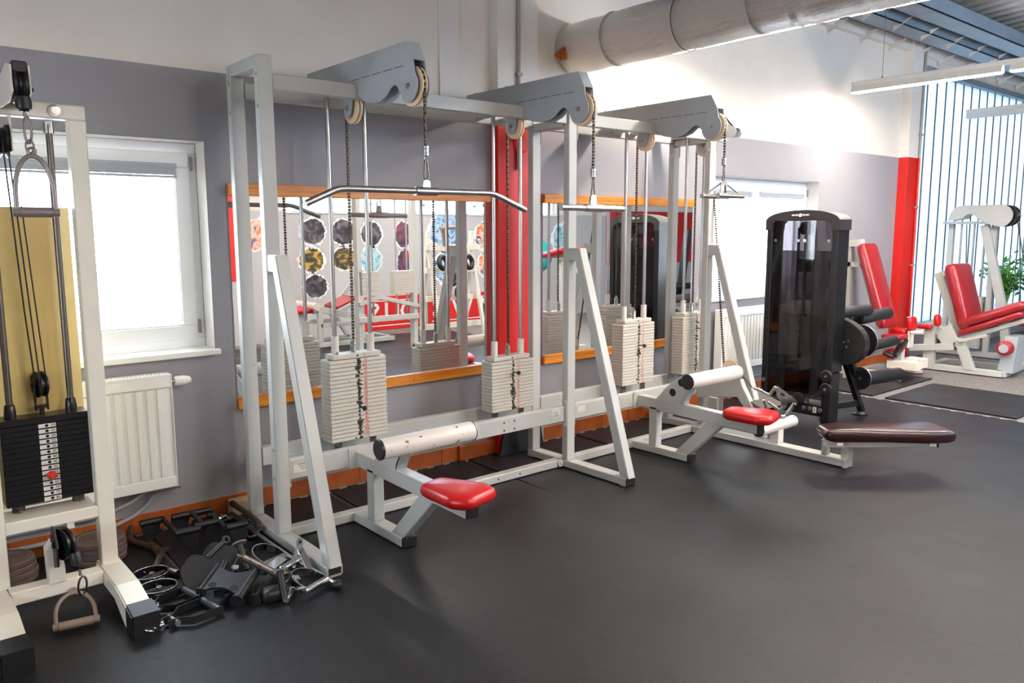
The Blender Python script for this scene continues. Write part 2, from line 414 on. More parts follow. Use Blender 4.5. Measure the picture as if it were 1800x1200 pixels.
m_rusty = mat('worn_rusty_steel', rgb(120, 108, 98), .42, metal=.9, dirt=rgb(104, 60, 40), dirt_amt=.42, dscale=40)
m_chain = mat('dark_chain_steel', rgb(74, 62, 52), .45, metal=.8)
m_nylon = mat('cream_nylon', rgb(240, 212, 176), .35)
m_black = mat('black_plastic', rgb(24, 24, 26), .35)
m_bpaint = mat('black_satin_paint', rgb(20, 20, 23), .3)
m_rub = mat('black_rubber', rgb(20, 20, 23), .45, bump=.1, bscale=120)
m_fcoat = mat('black_coated_metal', rgb(27, 29, 33), .4)
m_smoke = glass_mat('smoked_acrylic', tint=(.38, .36, .38, 1), refl=.12)
m_cream = mat('cream_machine_paint', rgb(226, 217, 202), .36, var=.03, dirt=rgb(80, 66, 54), dirt_amt=.27, dscale=30)
m_yel = mat('yellowed_acrylic', rgb(230, 200, 128), .3, var=.1, vscale=3)
m_label = mat('white_label', rgb(214, 208, 196), .6)
m_brgrip = mat('brown_grip', rgb(138, 118, 104), .5)
m_greyst = mat('grey_stirrup_metal', rgb(150, 138, 136), .4, metal=.5)
m_rust = mat('rust_brown_iron', rgb(104, 86, 78), .6, var=.2, vscale=20, metal=.3)
m_foil = foil_mat()
m_foam = mat('orange_foam', rgb(170, 92, 30), .9, var=.3, vscale=40)
m_galv = mat('galvanised_sheet', rgb(196, 194, 190), .45, metal=.3, var=.1, vscale=2)
m_beam = mat('blue_grey_steel_beam', rgb(132, 148, 162), .5, var=.1, vscale=4)
m_lamp = mat('lamp_housing', rgb(214, 208, 200), .4)
m_light = emit('lamp_diffuser', (1, .90, .78, 1), LAMP_STRENGTH)
m_off = mat('unlit_diffuser', rgb(200, 206, 214), .5)
m_rad = mat('radiator_enamel', rgb(240, 239, 235), .35)
m_pipe = mat('grey_pipe_paint', rgb(150, 148, 148), .4)
m_leaf = mat('leaf_green', rgb(96, 150, 60), .5, var=.2)
m_bark = mat('grey_bark', rgb(150, 140, 134), .9)
m_snow = mat('pale_ground', rgb(220, 222, 226), .9)
m_redwall = mat('red_wall_paint', rgb(206, 28, 20), .5)
m_teal = mat('teal_rubber', rgb(40, 150, 150), .5)

# ------------------------------------------------------------------ room shell
X0, X1, YB = -2.6, 16.8, -6.3
def holed_wall(y0, y1, x0, x1, z0, z1, holes):
    mb = MB(); xs = sorted({x0, x1, *[h[0] for h in holes], *[h[1] for h in holes]}); zs = sorted({z0, z1, *[h[2] for h in holes], *[h[3] for h in holes]})
    for i in range(len(xs)-1):
        for j in range(len(zs)-1):
            a, b, c, d = xs[i], xs[i+1], zs[j], zs[j+1]
            if any(a >= h[0]-1e-6 and b <= h[1]+1e-6 and c >= h[2]-1e-6 and d <= h[3]+1e-6 for h in holes): continue
            mb.box(a, b, y0, y1, c, d, 0)
    return mb
W1 = (.2, 1.455, .895, 1.95); W2 = (5.56, 7.434, .915, 1.965); GL = (9.43, X1-.2, .32, 3.36)
struct('wall_back', holed_wall(0, .26, X0, X1, -.1, 4.0, [W1, W2, GL]), m_wall)
CL = (4.7, 9.8, 1.78, 3.3)
struct('wall_front', holed_wall(YB-.26, YB, X0, X1, -.1, 4.6, [CL]), two_tone('opposite_wall_lit_paint', rgb(188, 184, 186), rgb(228, 219, 208), 1.78, .6))  # same grey as the back wall, its colour lightened for brighter light here
LW = (-3.9, -1.7, .9, 2.1)  # opening for the added daylight window
struct('wall_left', MB().box(X0-.2, X0, YB, 0, -.1, LW[2], 0).box(X0-.2, X0, YB, 0, LW[3], 4.6, 0).box(X0-.2, X0, YB, LW[0], LW[2], LW[3], 0).box(X0-.2, X0, LW[1], 0, LW[2], LW[3], 0), m_wall)
struct('wall_right', MB().box(X1, X1+.2, YB, 0, -.1, 4.6, 0), m_wall)

fl = struct('floor', MB().box(X0, X1, YB, 0, -.12, -.012, 0), [m_speck])
# interlocking rubber tiles, one metre each, toothed where the edge shows
def toothed(p, q, n, d, out):
    """points from p to q with n dovetail tabs of depth d along 'out'"""
    p, q, out = V(p), V(q), V(out); t = (q-p); L = t.length; t.normalize(); pts = [p]; s = L/n
    for i in range(n):
        a = p+t*(s*(i+.30)); b = p+t*(s*(i+.70))
        pts += [a, a+out*d-t*.012, b+out*d+t*.012, b]
    return [tuple(x) for x in pts]
tile_cache = {}
def rubber_tile(x, y, w, h, back=False, right=False):
    k = (round(w, 3), round(h, 3), back, right)
    if k not in tile_cache:
        g = .0003
        if not back and not right: mb = MB().box(g, w-g, g, h-g, -.012, 0, 0)
        else:
            bl = [(g, g)]; rs = toothed((w-g, g), (w-g, h-g), 8, .028, (1, 0)) if right else [(w-g, g)]
            bk = toothed((w-g, h-g), (g, h-g), 8, .022, (0, 1)) if back else [(w-g, h-g), (g, h-g)]
            mb = MB().prism(bl+rs+bk, 'z', -.012, 0)
        tile_cache[k] = mb.mesh('rubber_tile', m_mat)
    o = bpy.data.objects.new('rubber_tile', tile_cache[k]); COL.objects.link(o); o.parent = fl; o.location = (x, y, 0)
xs = [X0+.05]+[-1.965+i for i in range(9)]+[6.985]
ys = [-.03]+[-.91-i for i in range(6)]
for i in range(len(xs)-1):
    for j in range(len(ys)-1):
        rubber_tile(xs[i], ys[j+1], xs[i+1]-xs[i], ys[j]-ys[j+1], back=(j == 0), right=(i == len(xs)-2))
    MBh = None
struct('floor_underlay', MB().box(X0, 6.97, -.03, -.001, -.0119, -.006, 0), m_under, fl)

# terracotta skirting, tile by tile
bb = struct('baseboard_back', MB().box(X0, 9.11, -.006, 0, 0, .1, 0), m_grout)
tm = MB().box(.0015, .2985, -.011, -.006, .004, .1, .0015).mesh('tile', m_tile)
x = -2.53
while x < 9.1:
    if not (3.05 < x < 3.64):
        o = bpy.data.objects.new('tile', tm); COL.objects.link(o); o.parent = bb; o.location = (x, 0, 0)
    x += .3
struct('trim_1', MB().box(3.0, 3.30, -.035, -.011, 0, .1, .003), m_tile)          # tiled step beside the column

# columns
c1 = struct('trim_2', MB().box(3.30, 3.645, -.08, 0, 0, 3.9, .002), m_col)
c1.name = 'column_1'
c2 = struct('trim_3', MB().box(9.11, 9.43, -.1, 0, 0, 3.9, .002), m_col)
c2.name = 'column_2'
tag(MB().lathe((3.49, -.08, 2.066), (0, -1, 0), [(0, .062), (.012, .06), (.02, .05), (.02, 0)], 28).build('junction_box_lid', m_redwall), 'round red box lid on the red column behind the frame', 'box lid')
# mat offcut leaning against the column foot
poly = toothed((3.66, .17), (3.30, .15), 3, .03, (0, 1))+[(3.30, .10), (3.27, .02), (3.24, 0), (3.66, 0)]
o = MB().prism(poly, 'y', -.006, .006).build('mat_offcut', m_mat); o.location = (0, -.125, .004); o.rotation_euler = (R(-14), 0, 0)
tag(o, 'toothed black mat offcut leaning on the foot of the red column', 'mat offcut')
# conduits on the columns
t = thing('conduit_pipe', 'thin grey conduit running down the white pillar above the middle pulley arm', 'pipe', (3.46, -.1, 2.2))
MB().cyl((3.46, -.097, 1.9), (3.46, -.097, 3.8), .013, 10).build('pipe', m_pipe, t)
for z in (2.5, 3.2): MB().box(3.438, 3.482, -.116, -.08, z-.01, z+.01).build('clamp', m_pipe, t)
t = thing('conduit_pipe', 'grey conduit running down the far red and white column beside the glazing', 'pipe', (9.36, -.12, 0))
MB().cyl((9.36, -.116, .1), (9.36, -.116, 3.55), .014, 10).build('pipe', two_tone('conduit_paint', rgb(196, 40, 36), rgb(150, 150, 152)), t)
for z in (.5, 1.1, 1.75, 2.55, 3.2): MB().box(9.335, 9.385, -.135, -.1, z-.01, z+.01).build('clamp', m_pipe, t)
tag(MB().box(2.9, 3.05, -.012, 0, 2.3, 3.0, .002).build('wall_patch', m_white), kind='structure').name = 'trim_4'
struct('trim_5', MB().box(3.645, 9.11, -.07, 0, 3.43, 4.0, .003), m_white)            # concrete ring beam
struct('trim_6', MB().box(9.43, X1, -.07, 0, 3.43, 4.0, .003), m_white)
# steel beams with gussets
for nm, y0, y1, z0 in (('beam_1', -.43, -.2, 3.47), ('beam_2', -.75, -.52, 3.52)):
    b = struct(nm, MB().box(X0, X1, y0, y1, z0, z0+.012, .001).box(X0, X1, y0, y0+.012, z0, z0+.14, .001).box(X0, X1, y1-.012, y1, z0, z0+.16, .001), m_beam)
    for k in range(16):
        xg = 6.2+k*.62
        struct('gusset_plate', MB().prism([(y1, z0), (y1+.18, z0-.02), (y1+.18, z0-.10)], 'x', xg, xg+.012), m_lamp, b)
# corrugated roof, rising from the wall into the hall
mb = MB(); vs = []; fs = []; xx = X0; prof = []
while xx < X1:
    prof += [(xx, 0), (xx+.09, 0), (xx+.12, .05), (xx+.19, .05)]; xx += .22
for px, pz in prof: vs += [(px, .05, 3.70+pz), (px, YB-.1, 4.24+pz)]
for i in range(len(prof)-1): fs.append((2*i, 2*i+1, 2*i+3, 2*i+2))
mb.add(vs, fs)
mb.add([(X0-.2, .3, 3.85), (X1+.2, .3, 3.85), (X1+.2, YB-.3, 4.45), (X0-.2, YB-.3, 4.45)], [(0, 1, 2, 3)])
struct('ceiling', mb, m_galv)
struct('ground_outside', MB().box(-30, 40, .3, 40, -.6, -.5, 0), m_snow)
struct('ground_outside', MB().box(-30, 40, -40, YB-.3, -.6, -.5, 0), m_snow)

# ------------------------------------------------------------------ windows
def window(name, w, sashes, handle):
    x0, x1, z0, z1 = w; t = struct_root(name, (x0, .15, z0))
    f = MB(); y0, y1 = .13, .2
    f.frame(x0, x1, y0, y1, z0, z1, .052)
    f.build('window_frame', m_pvc, t)
    n = sashes; wx = (x1-x0-.09)/n
    for i in range(n):
        a = x0+.045+i*wx; b = a+wx; c, d = z0+.05, z1-.05; k = .075
        sm = MB().frame(a+.002, b-.002, .1, .1295, c, d, k, .005)
        s = sm.build('sash', m_pvc, t)
        MB().box(a+k, b-k, .118, .126, c+k, d-k, 0).build('pane', m_glass, s)
        MB().frame(a+k, b-k, .108, .118, c+k, d-k, .004, 0).build('gasket', m_arm, s)
        bl = MB()
        for q in range(9): bl.box(a+k-.01, b-k+.005, .085, .105, d-k-.005-q*.0045, d-k-.0015-q*.0045, 0)
        bl.box(a+k-.012, b-k+.007, .08, .108, d-k-.002, d-k+.016); bl.box(a+k-.012, b-k+.007, .083, .107, d-k-.056, d-k-.044)
        bl.build('blind', mat('blind_slats', rgb(176, 182, 190), .5), t)
        if i == 0 and n == 1 or i == n-1:
            for zz in (c+.03, d-.09): MB().box(b+.002, b+.014, .09, .11, zz, zz+.07, .002).build('hinge', m_greyst, t)
    for hx in handle:
        MB().box(hx-.013, hx+.013, .092, .106, 1.36, 1.43, .003).bar((hx, .08, 1.40), (hx+.02, .075, 1.28), .016, .012, (0, 1, 0)).build('handle', m_pvc, t)
    MB().box(x0-.05, x1+.02, -.035, .129, z0-.026, z0+.004, .004).build('window_sill', m_sill, t)
    # white reveals
    MB().box(x1-.0005, x1+.002, 0, .13, z0, z1, 0).box(x0-.002, x0+.0005, 0, .13, z0, z1, 0).box(x0, x1, 0, .13, z1-.0005, z1+.002, 0).build('window_reveal', m_white, t)
window('window_1', W1, 1, [])
window('window_2', W2, 2, [6.455, 6.56])
# channel glass band: one upright pane after another
t = struct_root('window_3', (9.43, .1, .32))
MB().box(9.43, GL[1], .03, .2, .32, .37).box(9.43, GL[1], .03, .2, 3.30, 3.36).build('window_frame', m_beam, t)
gm = MB().box(0, .257, 0, .006, .37, 3.30, 0).slot(1).box(0, .003, -.012, .012, .37, 3.30, 0).box(.254, .257, -.012, .012, .37, 3.30, 0).mesh('pane', [m_chan, m_rib])
for i in range(28):
    o = bpy.data.objects.new('pane', gm); COL.objects.link(o); o.parent = t; o.location = (.002+i*.26, 0, -.32)
MB().box(9.43, GL[1], -.12, .12, .29, .32, .004).build('window_sill', m_sill, t)
# clerestory in the opposite wall (seen in the mirrors)
t = struct_root('window_4', (4.7, YB, 1.78))
fm = MB().box(CL[0], CL[1], YB-.14, YB+.02, 1.75, 1.79).box(CL[0], CL[1], YB-.14, YB, 3.26, 3.3)
for i in range(6): fm.box(4.7+i*1.0, 4.76+i*1.0, YB-.14, YB, 1.79, 3.26)
fm.build('window_frame', m_pvc, t)
for i in range(5):
    for j in range(3):
        o = MB().box(4.76+i, 5.70+i, YB-.1, YB-.092, 1.80+j*.49, 2.285+j*.49, 0).build('pane', m_frost, t)
for i in range(5):
    for j in range(1):
        MB().bar((5.05+i, YB-.088, 1.90+j*.42), (5.15+i, YB-.088, 1.90+j*.42), .004, .014).prism([(5.0+i, 1.90+j*.42), (5.06+i, 1.925+j*.42), (5.06+i, 1.875+j*.42)], 'y', YB-.091, YB-.086).build('arrow_mark', mat('blue_print', rgb(20, 120, 210), .5), t)

t = struct_root('added_window', (X0, -3.2, .9))  # unseen window, added to bring daylight in from the left
fm = MB().box(X0-.14, X0+.02, LW[0], LW[1], .9, .95).box(X0-.14, X0, LW[0], LW[1], 2.05, 2.1)
for i in range(3): fm.box(X0-.14, X0, LW[0]+i*1.07, LW[0]+.06+i*1.07, .95, 2.05)
fm.build('window_frame', m_pvc, t)
for i in range(2): MB().box(X0-.1, X0-.092, LW[0]+.06+i*1.07, LW[0]+1.07+i*1.07, .95, 2.05, 0).build('pane', m_glass, t)

# bare tree outside the left window
random.seed(3)
def branch(mb, p, d, L, r, depth):
    q = p+d*L; mid = p+d*(L*.5)+V((random.uniform(-1, 1), random.uniform(-1, 1), 0))*L*.06
    mb.tube([p, mid, q], r, 5, radii=[r, r*.85, r*.65], cap=False)
    if depth == 0: return
    for k in range(random.choice((2, 3))):
        nd = (d+V((random.uniform(-.9, .9), random.uniform(-.6, .6), random.uniform(-.1, .7)))).normalized()
        branch(mb, p+d*L*random.uniform(.55, 1), nd, L*random.uniform(.6, .8), r*.6, depth-1)
tr = thing('bare_tree', 'leafless winter tree seen faintly through the left window', 'tree', (4.4, 9, -.5))
mb = MB(); branch(mb, V((4.4, 9, -.5)), V((0, 0, 1)), 1.5, .11, 5); mb.build('trunk', m_bark, tr)

# ------------------------------------------------------------------ lamps, duct, radiators, mirrors
def lamp_row(x, first_lab, lit, n=4, y_=-.2):
    t = thing('linear_lamp', first_lab, 'lamp', (x, y_, 2.8))
    MB().box(x-.03, x+.03, y_-n*1.36, y_, 2.862, 2.90, .002).build('trunk_rail', m_lamp, t)
    for k in range(n):
        y1 = y_-.005-k*1.36; y0 = y1-1.30
        h = MB().prism([(x-.022, 2.862), (x+.022, 2.862), (x+.04, 2.805), (x-.04, 2.805)], 'y', y0, y1).build('lamp_housing', m_lamp, t)
        MB().box(x-.034, x+.034, y0+.012, y1-.006, 2.797, 2.806, 0).build('diffuser', m_light if lit else m_off, h)
        for yy in ((y1-.28,) if k == 0 else (y1-.1,)): MB().cyl((x, yy, 2.9), (x, yy, 3.75+.0826*(-yy)), .0022, 5).cyl((x, yy, 2.9), (x, yy, 2.92), .008, 6).build('suspension_wire', m_dsteel, t)
    return t
lamp_row(4.85, 'lit linear lamp hung close behind the foil duct', True)
lamp_row(7.6, 'long lit white linear lamp hung in front of the channel glass', True)
lamp_row(2.1, 'added unseen linear fill lamp over the left half of the hall', True, 2, -3.3)  # out-of-view row added to fill the left side with light
lamp_row(10.36, 'unlit grey linear lamp, farthest along the channel glass', False)

t = thing('air_duct', 'fat crinkled foil air duct coming out of the wall near the ceiling', 'duct', (4.03, 0, 2.745))
mb = MB(); random.seed(5)
prof = [(.0, .15), (.012, .164)]
d = .03
while d < 6.2: prof.append((d, .166+random.uniform(-.004, .004))); d += random.choice((.03, .05, .16, .3))
mb.tube2(V((4.03, 0, 2.745)), V((0, -1, 0)), prof, 40); mb.build('duct_wrap', m_foil, t)
for d in (.42, 1.5, 2.6): MB().ring((4.03, -d, 2.745), (0, 1, 0), .168, .006, 40, 6).build('tape_band', m_foil, t)
mb = MB()
for k in range(16): mb.sphere((4.03-.155+random.uniform(-.012, .012), -.07+random.uniform(-.04, .04), 2.69+random.uniform(-.03, .03)), random.uniform(.012, .026), 8)
mb.build('foam_patch', m_foam, t, label='orange foam lump at the wall end')
# its suspension
for d in (1.0, 3.4): MB().ring((4.03, -d, 2.745), (0, 1, 0), .171, .004, 40, 5).cyl((4.03, -d, 2.915), (4.03, -d, 3.77), .004, 6).build('hanger', m_dsteel, t)

def radiator(x0, x1, z0, z1, label, valve):
    t = thing('radiator', label, 'radiator', (x0, -.04, z0)); y0, y1 = -.125, -.045
    p = MB(); p.box(x0, x1, y0+.012, y0+.016, z0, z1-.012, 0)
    n = int((x1-x0)/.05); 
    for i in range(n):       # upright ribs pressed into the front panel
        xa = x0+.03+i*(x1-x0-.06)/n; p.prism([(xa+.006, y0+.013), (xa+.012, y0), (xa+.036, y0), (xa+.042, y0+.013)], 'z', z0+.06, z1-.07)
    p.box(x0, x1, y0, y0+.014, z0, z0+.055, .004).box(x0, x1, y0, y0+.014, z1-.066, z1-.012, .004)
    p.build('front_panel', m_rad, t)
    MB().box(x0, x1, y1-.006, y1, z0, z1-.012, .002).build('back_panel', m_rad, t)
    MB().box(x0-.006, x0, y0, y1, z0-.004, z1, .003).build('side_cover', m_rad, t); MB().box(x1, x1+.006, y0, y1, z0-.004, z1, .003).build('side_cover', m_rad, t)
    g = MB(); k = int((x1-x0)/.018)
    g.box(x0, x1, y0, y0+.018, z1-.012, z1, 0).box(x0, x1, y1-.018, y1, z1-.012, z1, 0)
    for i in range(k): g.box(x0+i*.018, x0+i*.018+.008, y0+.016, y1-.016, z1-.010, z1-.002, 0)
    g.build('top_grille', m_rad, t)
    if valve:
        MB().cyl((x1+.004, -.085, z1-.045), (x1+.03, -.085, z1-.045), .012, 10).build('valve_stem', m_steel, t)
        MB().lathe((x1+.028, -.085, z1-.045), (1, 0, 0), [(0, .021), (.01, .024), (.045, .024), (.075, .017), (.08, .01), (.08, 0)], 16).build('thermostat_head', m_sill, t)
    else: MB().lathe((x0+.05, y0+.002, z1-.05), (0, -1, 0), [(0, .012), (.01, .012), (.012, .006), (.012, 0)], 12).build('vent_plug', m_rad, t)
    for xx in (x0+.1, x1-.1): MB().box(xx-.015, xx+.015, y1, -.001, z1-.2, z1-.1, .002).build('bracket', m_rad, t)
    return t
radiator(.36, 1.187, .243, .812, 'white panel radiator under the left window with a thermostat head', True)
radiator(5.735, 7.2, .285, .822, 'cream panel radiator under the right window behind the last brace', False)
t = thing('heating_pipe', 'two grey heating pipes running low along the wall and bending up to the radiator', 'pipe', (.6, -.05, .1))
for zz, yy, xo in ((.15, -.052, 0), (.075, -.052, .03)):
    pts = [(-.6, yy, zz), (.80, yy, zz)]+[(.80+.30*sin(R(a)), yy, zz+.16*(1-cos(R(a)))) for a in (20, 40, 60, 75)]+[(1.12+xo*.6, yy-.02, zz+.155 if xo == 0 else .215), (1.135+xo*.6, -.07, .245)]
    MB().tube(pts, .011, 10).build('pipe', m_pipe, t)
MB().box(1.09, 1.19, -.098, -.056, .222, .24, .004).cyl((1.19, -.078, .23), (1.215, -.078, .23), .012, 10).build('valve_block', m_greyst, t)
MB().box(.70, .73, -.075, -.03, .125, .175, .004).build('pipe_clip', m_sill, t)
t = thing('heating_pipe', 'single grey heating pipe low along the wall under the right window', 'pipe', (7.6, -.05, .1))
MB().cyl((5.2, -.05, .17), (9.1, -.05, .17), .012, 10).build('pipe', m_pipe, t)

def mirror(x0, x1, z0, z1, label):
    t = thing('wall_mirror', label, 'mirror', (x0, -.01, z0))
    MB().box(x0+.002, x1-.002, -.012, -.002, z0+.02, z1-.02, 0).build('mirror_glass', m_mirror, t)
    h = .062
    r = MB().box(x0, x1, -.034, -.001, z1-h, z1, .003).build('rail', m_wood, t); r2_ = MB().box(x0, x1, -.034, -.001, z0, z0+h, .003).build('rail', m_wood, t)
    for rr, zz in ((r, z1-h/2), (r2_, z0+h/2)):
        for k in range(int((x1-x0)/.45)): MB().lathe((x0+.2+k*.45, -.034, zz), (0, -1, 0), [(0, .006), (.001, .005), (.001, 0)], 8).build('screw', m_dsteel, rr)
    return t
mirror(1.555, 3.28, .562, 1.748, 'left wide wall mirror in orange pine rails behind the first stack')
mirror(3.75, 5.425, .562, 1.752, 'right wall mirror in orange pine rails between column and window')

# ------------------------------------------------------------------ the cable station
ST = thing('cable_station', 'long grey cable station with red seats and pale weight stacks standing along the mirrors', 'gym machine', (3.2, -.4, 0))
GX = (1.50, 3.43, 4.84); PW = .068
def chain(mb, pts, w=.014):
    """roller chain along a polyline"""
    pts = [V(p) for p in pts]
    for a, b in zip(pts, pts[1:]):
        d = b-a; n = max(1, int(d.length/.0165)); dn = d.normalized(); side = V((1, 0, 0)) if abs(dn.x) < .9 else V((0, 1, 0))
        for i in range(n):
            c = a+d*((i+.5)/n)
            mb.bar(c-dn*.007, c+dn*.007, w if i % 2 else w*.6, w*.55 if i % 2 else w*.9, side.cross(dn), .0)
    return mb
def bolts(mb, pts, axis):
    for p in pts: mb.bolt(p, axis)
    return mb
for gi, g in enumerate(GX):
    x0, x1 = g, g+PW; xc = g+PW/2; ztop = 2.285 if gi == 0 else 2.21
    for y0, y1 in ((-.60, -.55), (-.27, -.22)):
        p = MB().box(x0, x1, y0, y1, .05, ztop, .004)
        if gi == 0: bolts(p, [(x0, y0+.02, z) for z in (2.20, 2.06, .47, .33)] , (-1, 0, 0)); bolts(p, [(x1, y0+.02, 2.20)], (1, 0, 0))
        p.build('post', m_paint, ST)
    if gi == 0: MB().box(x0, x1, -.55, -.27, 2.235, 2.285, .004).build('crossbar', m_paint, ST)
    else: MB().box(x0, x1, -.55, -.27, 2.122, 2.168, .004).build('crossbar', m_paint, ST)
    f = MB().box(x0-.003, x1+.007, -1.10, -.22, .004, .05, .004)
    f.box(x0, x1, -1.095, -1.05, 0, .006, 0).box(x0, x1, -.27, -.22, 0, .006, 0)
    fo = f.build('foot_beam', m_paint, ST)
    MB().box(x0+.004 if gi == 0 else x0-.003, x1-.002 if gi == 0 else x1+.007, -1.1012 if gi == 0 else -1.106, -1.098, .012 if gi == 0 else .004, .043 if gi == 0 else .051, .002).build('end_cap', m_hole if gi == 0 else m_black, fo)  # first gate: dark inset painted for the open tube's shaded inside
    b = MB().prism([(-.60, 1.395), (-.69, 1.395), (-1.115, .05), (-1.045, .05), (-.655, 1.318), (-.60, 1.318)], 'x', x0+.003, x1-.003, .004)
    b.build('brace', m_paint, ST)
    if gi > 0:
        for s, xx in ((-1, x0), (1, x1)):
            for ya, yb in ((-.603, -.565), (-.273, -.23)):
                MB().prism(round_poly([(ya, 2.14), (ya, 2.04), (yb, 2.04), (yb, 2.14)], .02), 'x', xx-.004 if s < 0 else xx, xx if s < 0 else xx+.004).bolt((xx+s*.004, ya+.018, 2.07), (s, 0, 0)).build('flange', m_paint, ST)
    for s, xx in ((1, x1), (-1, x0)):
        if gi == 0 and s < 0: continue
        MB().box(xx if s > 0 else xx-.006, xx+.006 if s > 0 else xx, -.597, -.555, .27, .44, .002).bolt((xx+s*.006, -.58, .43), (s, 0, 0)).bolt((xx+s*.006, -.58, .28), (s, 0, 0)).build('flange', m_paint, ST)
    for s in (-1, 1):                                               # round lugs bolted beside the foot beam
        xx = x0-.003 if s < 0 else x1+.007
        if gi == 0 and s < 0: continue
        MB().lathe((xx+s*.022, -.566, .03), (0, -1, 0), [(0, .022), (.006, .022), (.006, 0)], 16).bolt((xx+s*.022, -.572, .03), (0, -1, 0), .007).build('lug', m_paint, ST)
bays = ((GX[0]+PW, GX[1]), (GX[1]+PW, GX[2]))
for a, b in bays:
    for y0, y1 in ((-.585, -.54), (-.27, -.225)): MB().box(a+.004, b-.004, y0, y1, 2.14, 2.21, .003).build('top_beam', m_paint, ST)
    low = MB().box(a+.006, b-.006, -.58, -.53, .305, .40, .003)
    lo = low.build('low_beam', m_paint, ST)
    MB().box(a+.006, b-.006, -.27, -.22, .305, .40, .003).build('low_beam', m_paint, ST)
    MB().box(a+.007, b-.003, -.56, -.50, .004, .052, .004).build('floor_tube', m_paint, ST)
    lb = MB().box(b-.115, b-.045, -.5812, -.580, .355, .39, 0) if a < 2 else MB().box(a+.04, a+.11, -.5812, -.580, .345, .385, 0)
    if a < 2: lb.box(a+.03, a+.12, -.5812, -.58, .335, .375, 0)
    l = lb.build('type_label', m_label, lo)
    tx = MB()
    MB.k = 0
    for xx in ((b-.08,) if a > 2 else (b-.08, a+.075)):
        for q in range(3): tx.box(xx-.022+.006*q, xx+.018, -.5817, -.5813, .384-.011*q-.012, .384-.011*q-.009, 0)
    tx.build('small_print', m_blacktxt, lo)
    hl = MB()
    for xx, zz in ((a+1.36, .372), (a+1.44, .372), (a+1.36, .325), (a+1.44, .325)):
        if a < 2: hl.lathe((xx, -.58, zz), (0, -1, 0), [(0, .006), (.001, .006), (.001, 0)], 8)
    if a < 2:
        for xx in (a+1.33, a+1.5): hl.lathe((xx, -.56, .028), (0, -1, 0), [(0, .006), (.001, .006), (.001, 0)], 8)
        hl.build('bolt_holes', m_hole, lo)
# gate three carries its stack between its own posts; lower rails close it off
MB().box(GX[2]+PW, 5.12, -.58, -.53, .305, .40, .003).build('low_beam', m_paint, ST)
MB().box(GX[2]+PW, 5.12, -.27, -.22, .305, .40, .003).build('low_beam', m_paint, ST)
MB().box(GX[2]+PW, 5.12, -.56, -.50, .004, .052, .004).build('floor_tube', m_paint, ST)
MB().box(GX[2]+PW, 5.05, -.585, -.54, 2.14, 2.21, .003).build('top_beam', m_paint, ST)
MB().box(GX[2]+PW, 5.05, -.27, -.225, 2.14, 2.21, .003).build('top_beam', m_paint, ST)

# pulley arms
def arm(xc, full=True):
    top = 2.335; h = .031
    if full:
        poly = [(-.05, top), (-1.03, top), (-1.078, 2.25), (-1.084, 2.205)]
        poly += arc(-1.035, 2.142, .074, 130, 330, 12)[::1]
        poly = [(-.05, top), (-1.03, top), (-1.078, 2.25), (-1.085, 2.20)]+[(-1.035-.074*cos(R(a)), 2.142+.074*sin(R(a))) for a in range(45, -121, -15)]
        poly += [(-.965, 2.125), (-.948, 2.15), (-.92, 2.162), (-.89, 2.152), (-.85, 2.122), (-.79, 2.104), (-.72, 2.104), (-.66, 2.116), (-.61, 2.142)]
    else:
        poly = [(-.05, top), (-.64, top), (-.70, 2.245), (-.755, 2.21)]+[(-.735+.032*cos(R(a)), 2.184+.032*sin(R(a))) for a in range(130, 291, 20)]+[(-.66, 2.16), (-.6, 2.155)]
    poly += [(-.585, 2.162), (-.558, 2.168), (-.535, 2.158), (-.522, 2.13), (-.515, 2.10)]
    poly += [(-.478+.034*cos(R(a)), 2.094+.034*sin(R(a))) for a in range(190, 351, 20)]
    poly += [(-.442, 2.13), (-.436, 2.21), (-.05, 2.21), (-.05, 2.30)]
    # remove the beam's own section: the cheek plates straddle it from above
    a = MB()
    for s in (-1, 1): a.prism(poly, 'x', xc+s*h-.0025, xc+s*h+.0025)
    a.box(xc-h, xc+h, -1.03 if full else -.64, -.05, top-.004, top, 0)
    if full: a.bar((xc, -1.029, top-.002), (xc, -1.077, 2.25), 2*h, .004, (0, 1, 0), 0)
    else: a.bar((xc, -.64, top-.002), (xc, -.75, 2.215), 2*h, .004, (0, 1, 0), 0)
    for yy in (-.10, -.40): a.bolt((xc, yy, top), (0, 0, 1), .007, .012)
    seam = MB().slot(0)
    o = a.build('pulley_arm', m_arm, ST)
    if full:
        sm = MB()
        for k in range(5): sm.box(xc-h-.0032, xc-h-.0024, -1.0+k*.098, -1.0+k*.098+.08, 2.232, 2.2345, 0)
        sm.build('weld_seam', m_hole, o)
    def pul(y, z, r, w=.026):
        MB().lathe((xc-w/2, y, z), (1, 0, 0), [(0, 0.01), (0, r), (w*.22, r), (w*.36, r-.012), (w*.64, r-.012), (w*.78, r), (w, r), (w, .01)], 32).build('pulley', m_nylon, o)
        MB().bolt((xc-h-.0025, y, z), (-1, 0, 0), .009, .012).build('axle_bolt', m_steel, o)
    pul(-.478, 2.108, .072)
    if full: pul(-1.035, 2.142, .088)
    return o
STX = (2.04, 3.107, 4.272, 4.935)
for i, xc in enumerate(STX): arm(xc, i < 3)

